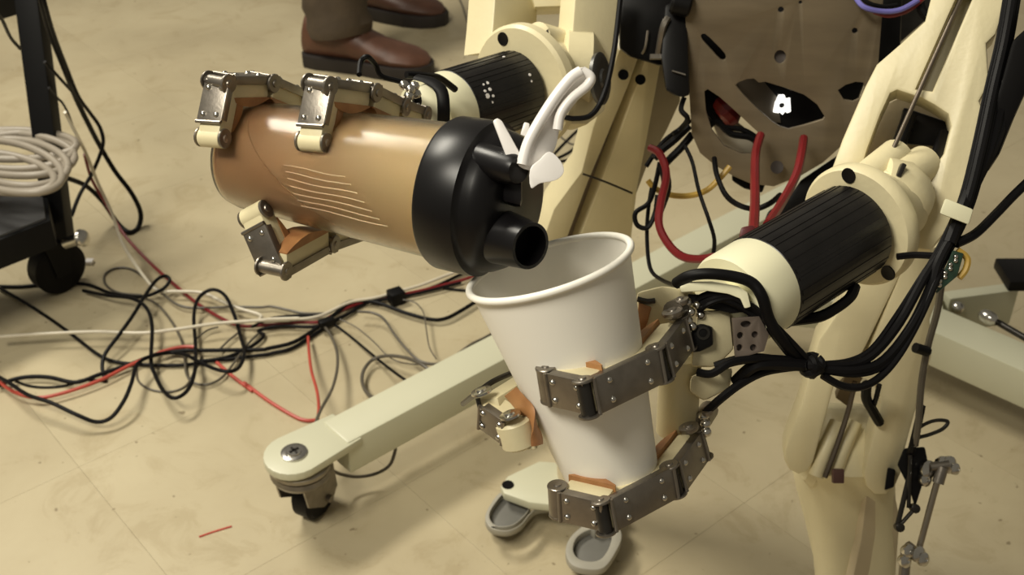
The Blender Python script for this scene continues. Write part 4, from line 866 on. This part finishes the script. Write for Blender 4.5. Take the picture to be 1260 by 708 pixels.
# coil of beige cable on the cart
coil = thing('cable_coil', P(20, 235, 1.75), 'coil of thick beige cable lying on the black cart shelf', 'cable coil')
BEI = mat('beige_insulation', (.31, .27, .215), .42, var=.12, scale=20)
for k, (cx, cy, rx, ry, an, zz) in enumerate([(22, 200, 62, 28, 6, 1.72), (18, 190, 74, 26, 3, 1.74), (10, 205, 68, 30, 12, 1.71), (25, 186, 66, 22, -2, 1.75), (6, 212, 62, 22, 10, 1.70), (14, 178, 80, 18, 0, 1.76), (2, 200, 80, 36, 8, 1.73)]):
    bm = new(); pts = []
    for (x, y), t in zip(ell(cx, cy, rx, ry, an, 24), range(24)):
        pts.append(P(x, y, zz - (y-cy)*.0016 + .004*math.sin(t*.8+k)))
    pts.append(pts[0]); tube(bm, pts, .0056, 10, 3); part('coil_turn', bm, BEI, coil)

# ------------------------------------------------------------------ person standing in the background
per = thing('person', G(455, 70), 'person standing, only brown leather shoes and dark trouser legs in view', 'person')
LEA = mat('brown_leather', (.12, .05, .028), .45, var=.45, scale=18, bump=.4, bscale=60)
SOLE = mat('shoe_sole', (.018, .013, .011), .6)
TRO = mat('dark_trousers', (.075, .052, .030), .85, var=.3, scale=26, bump=.6, bscale=90)
LACE = mat('shoe_lace', (.10, .045, .03), .6)
def shoe(heel, toe, wd=.048, lift=0.):
    d = toe-heel; L = d.length; d.normalize(); s = d.cross(UP).normalized(); O = heel
    def sect(x, hw, z0, z1, off=0., pw=.75):
        rr = []
        for k in range(20):
            t = 2*math.pi*k/20; c, sn = math.cos(t), math.sin(t); cc = math.copysign(abs(c)**pw, c); ss = math.copysign(abs(sn)**pw, sn)
            rr.append(O + d*x*L + s*(off + hw*cc*(1 if ss < 0 else (1-.25*ss))) + UP*((z0+z1)/2 + (z1-z0)/2*ss))
        return rr
    secs = [(0.0, .020, .024, .085), (.03, .030, .022, .110), (.12, .036, .022, .118), (.26, .037, .022, .120), (.38, .038, .022, .108), (.50, .042, .022, .090), (.62, .047, .022, .072), (.75, .049, .022, .062), (.87, .044, .022, .056), (.95, .032, .023, .048), (1.0, .012, .026, .038)]
    bm = new(); rg = [[bm.verts.new(p) for p in sect(*q)] for q in secs]
    for i in range(len(rg)-1):
        for k in range(20): bm.faces.new([rg[i][k], rg[i][(k+1) % 20], rg[i+1][(k+1) % 20], rg[i+1][k]])
    bm.faces.new(rg[0]); bm.faces.new(list(reversed(rg[-1]))); bmesh.ops.recalc_face_normals(bm, faces=bm.faces)
    sh = part('shoe', bm, LEA, per)
    bm = new(); hw = [(-.01, .018), (.02, .033), (.12, .040), (.3, .040), (.45, .041), (.6, .049), (.75, .053), (.88, .048), (.97, .032), (1.02, .012)]
    lo = [O + d*x*L + s*w_ for x, w_ in hw] + [O + d*x*L - s*w_ for x, w_ in reversed(hw)]
    hexa(bm, [p + UP*.001 for p in lo], [p + UP*.030 for p in lo], .002); part('sole', bm, SOLE, sh)
    for k in range(4):
        x = .36 + .07*k; z = .119 - .013*k - .012*(k > 2); bm = new(); tube(bm, [O + d*x*L - s*.026 + UP*(z-.018), O + d*(x+.02)*L - s*.008 + UP*(z+.001), O + d*(x+.01)*L + s*.010 + UP*(z), O + d*x*L + s*.026 + UP*(z-.018)], .0028, 6); part('lace', bm, LACE, sh)
    return d
def leg(ank, knee_, r0, r1):
    bm = new(); d = knee_-ank; L = d.length; prof = []
    n = 26
    for k in range(n+1):
        t = k/n; w_ = math.exp(-t*7); prof.append((L*t, r0 + (r1-r0)*t + .006*w_*math.sin(k*2.4) + .003*math.sin(k*1.1)))
    prof = [(0, prof[0][1]-.004)] + prof
    lathe(bm, ank, d, prof, 28, cap0=True)
    for v in bm.verts:
        v.co += Vector((math.sin(v.co.z*60+v.co.y*40), math.cos(v.co.z*45+v.co.x*50), 0))*.0025
    part('trouser_leg', bm, TRO, per)
h1, t1 = G(378, 76), G(530, 93)
d1 = shoe(h1, t1)
leg(h1 + d1*.085 + UP*.075, h1 + d1*.02 + UP*.62 + Vector((0, .08, 0)), .066, .085)
h2, t2 = G(395, 8), G(547, 30)
d2 = shoe(h2, t2)
leg(h2 + d2*.085 + UP*.075, h2 + d2*.02 + UP*.62 + Vector((0, .08, 0)), .066, .085)
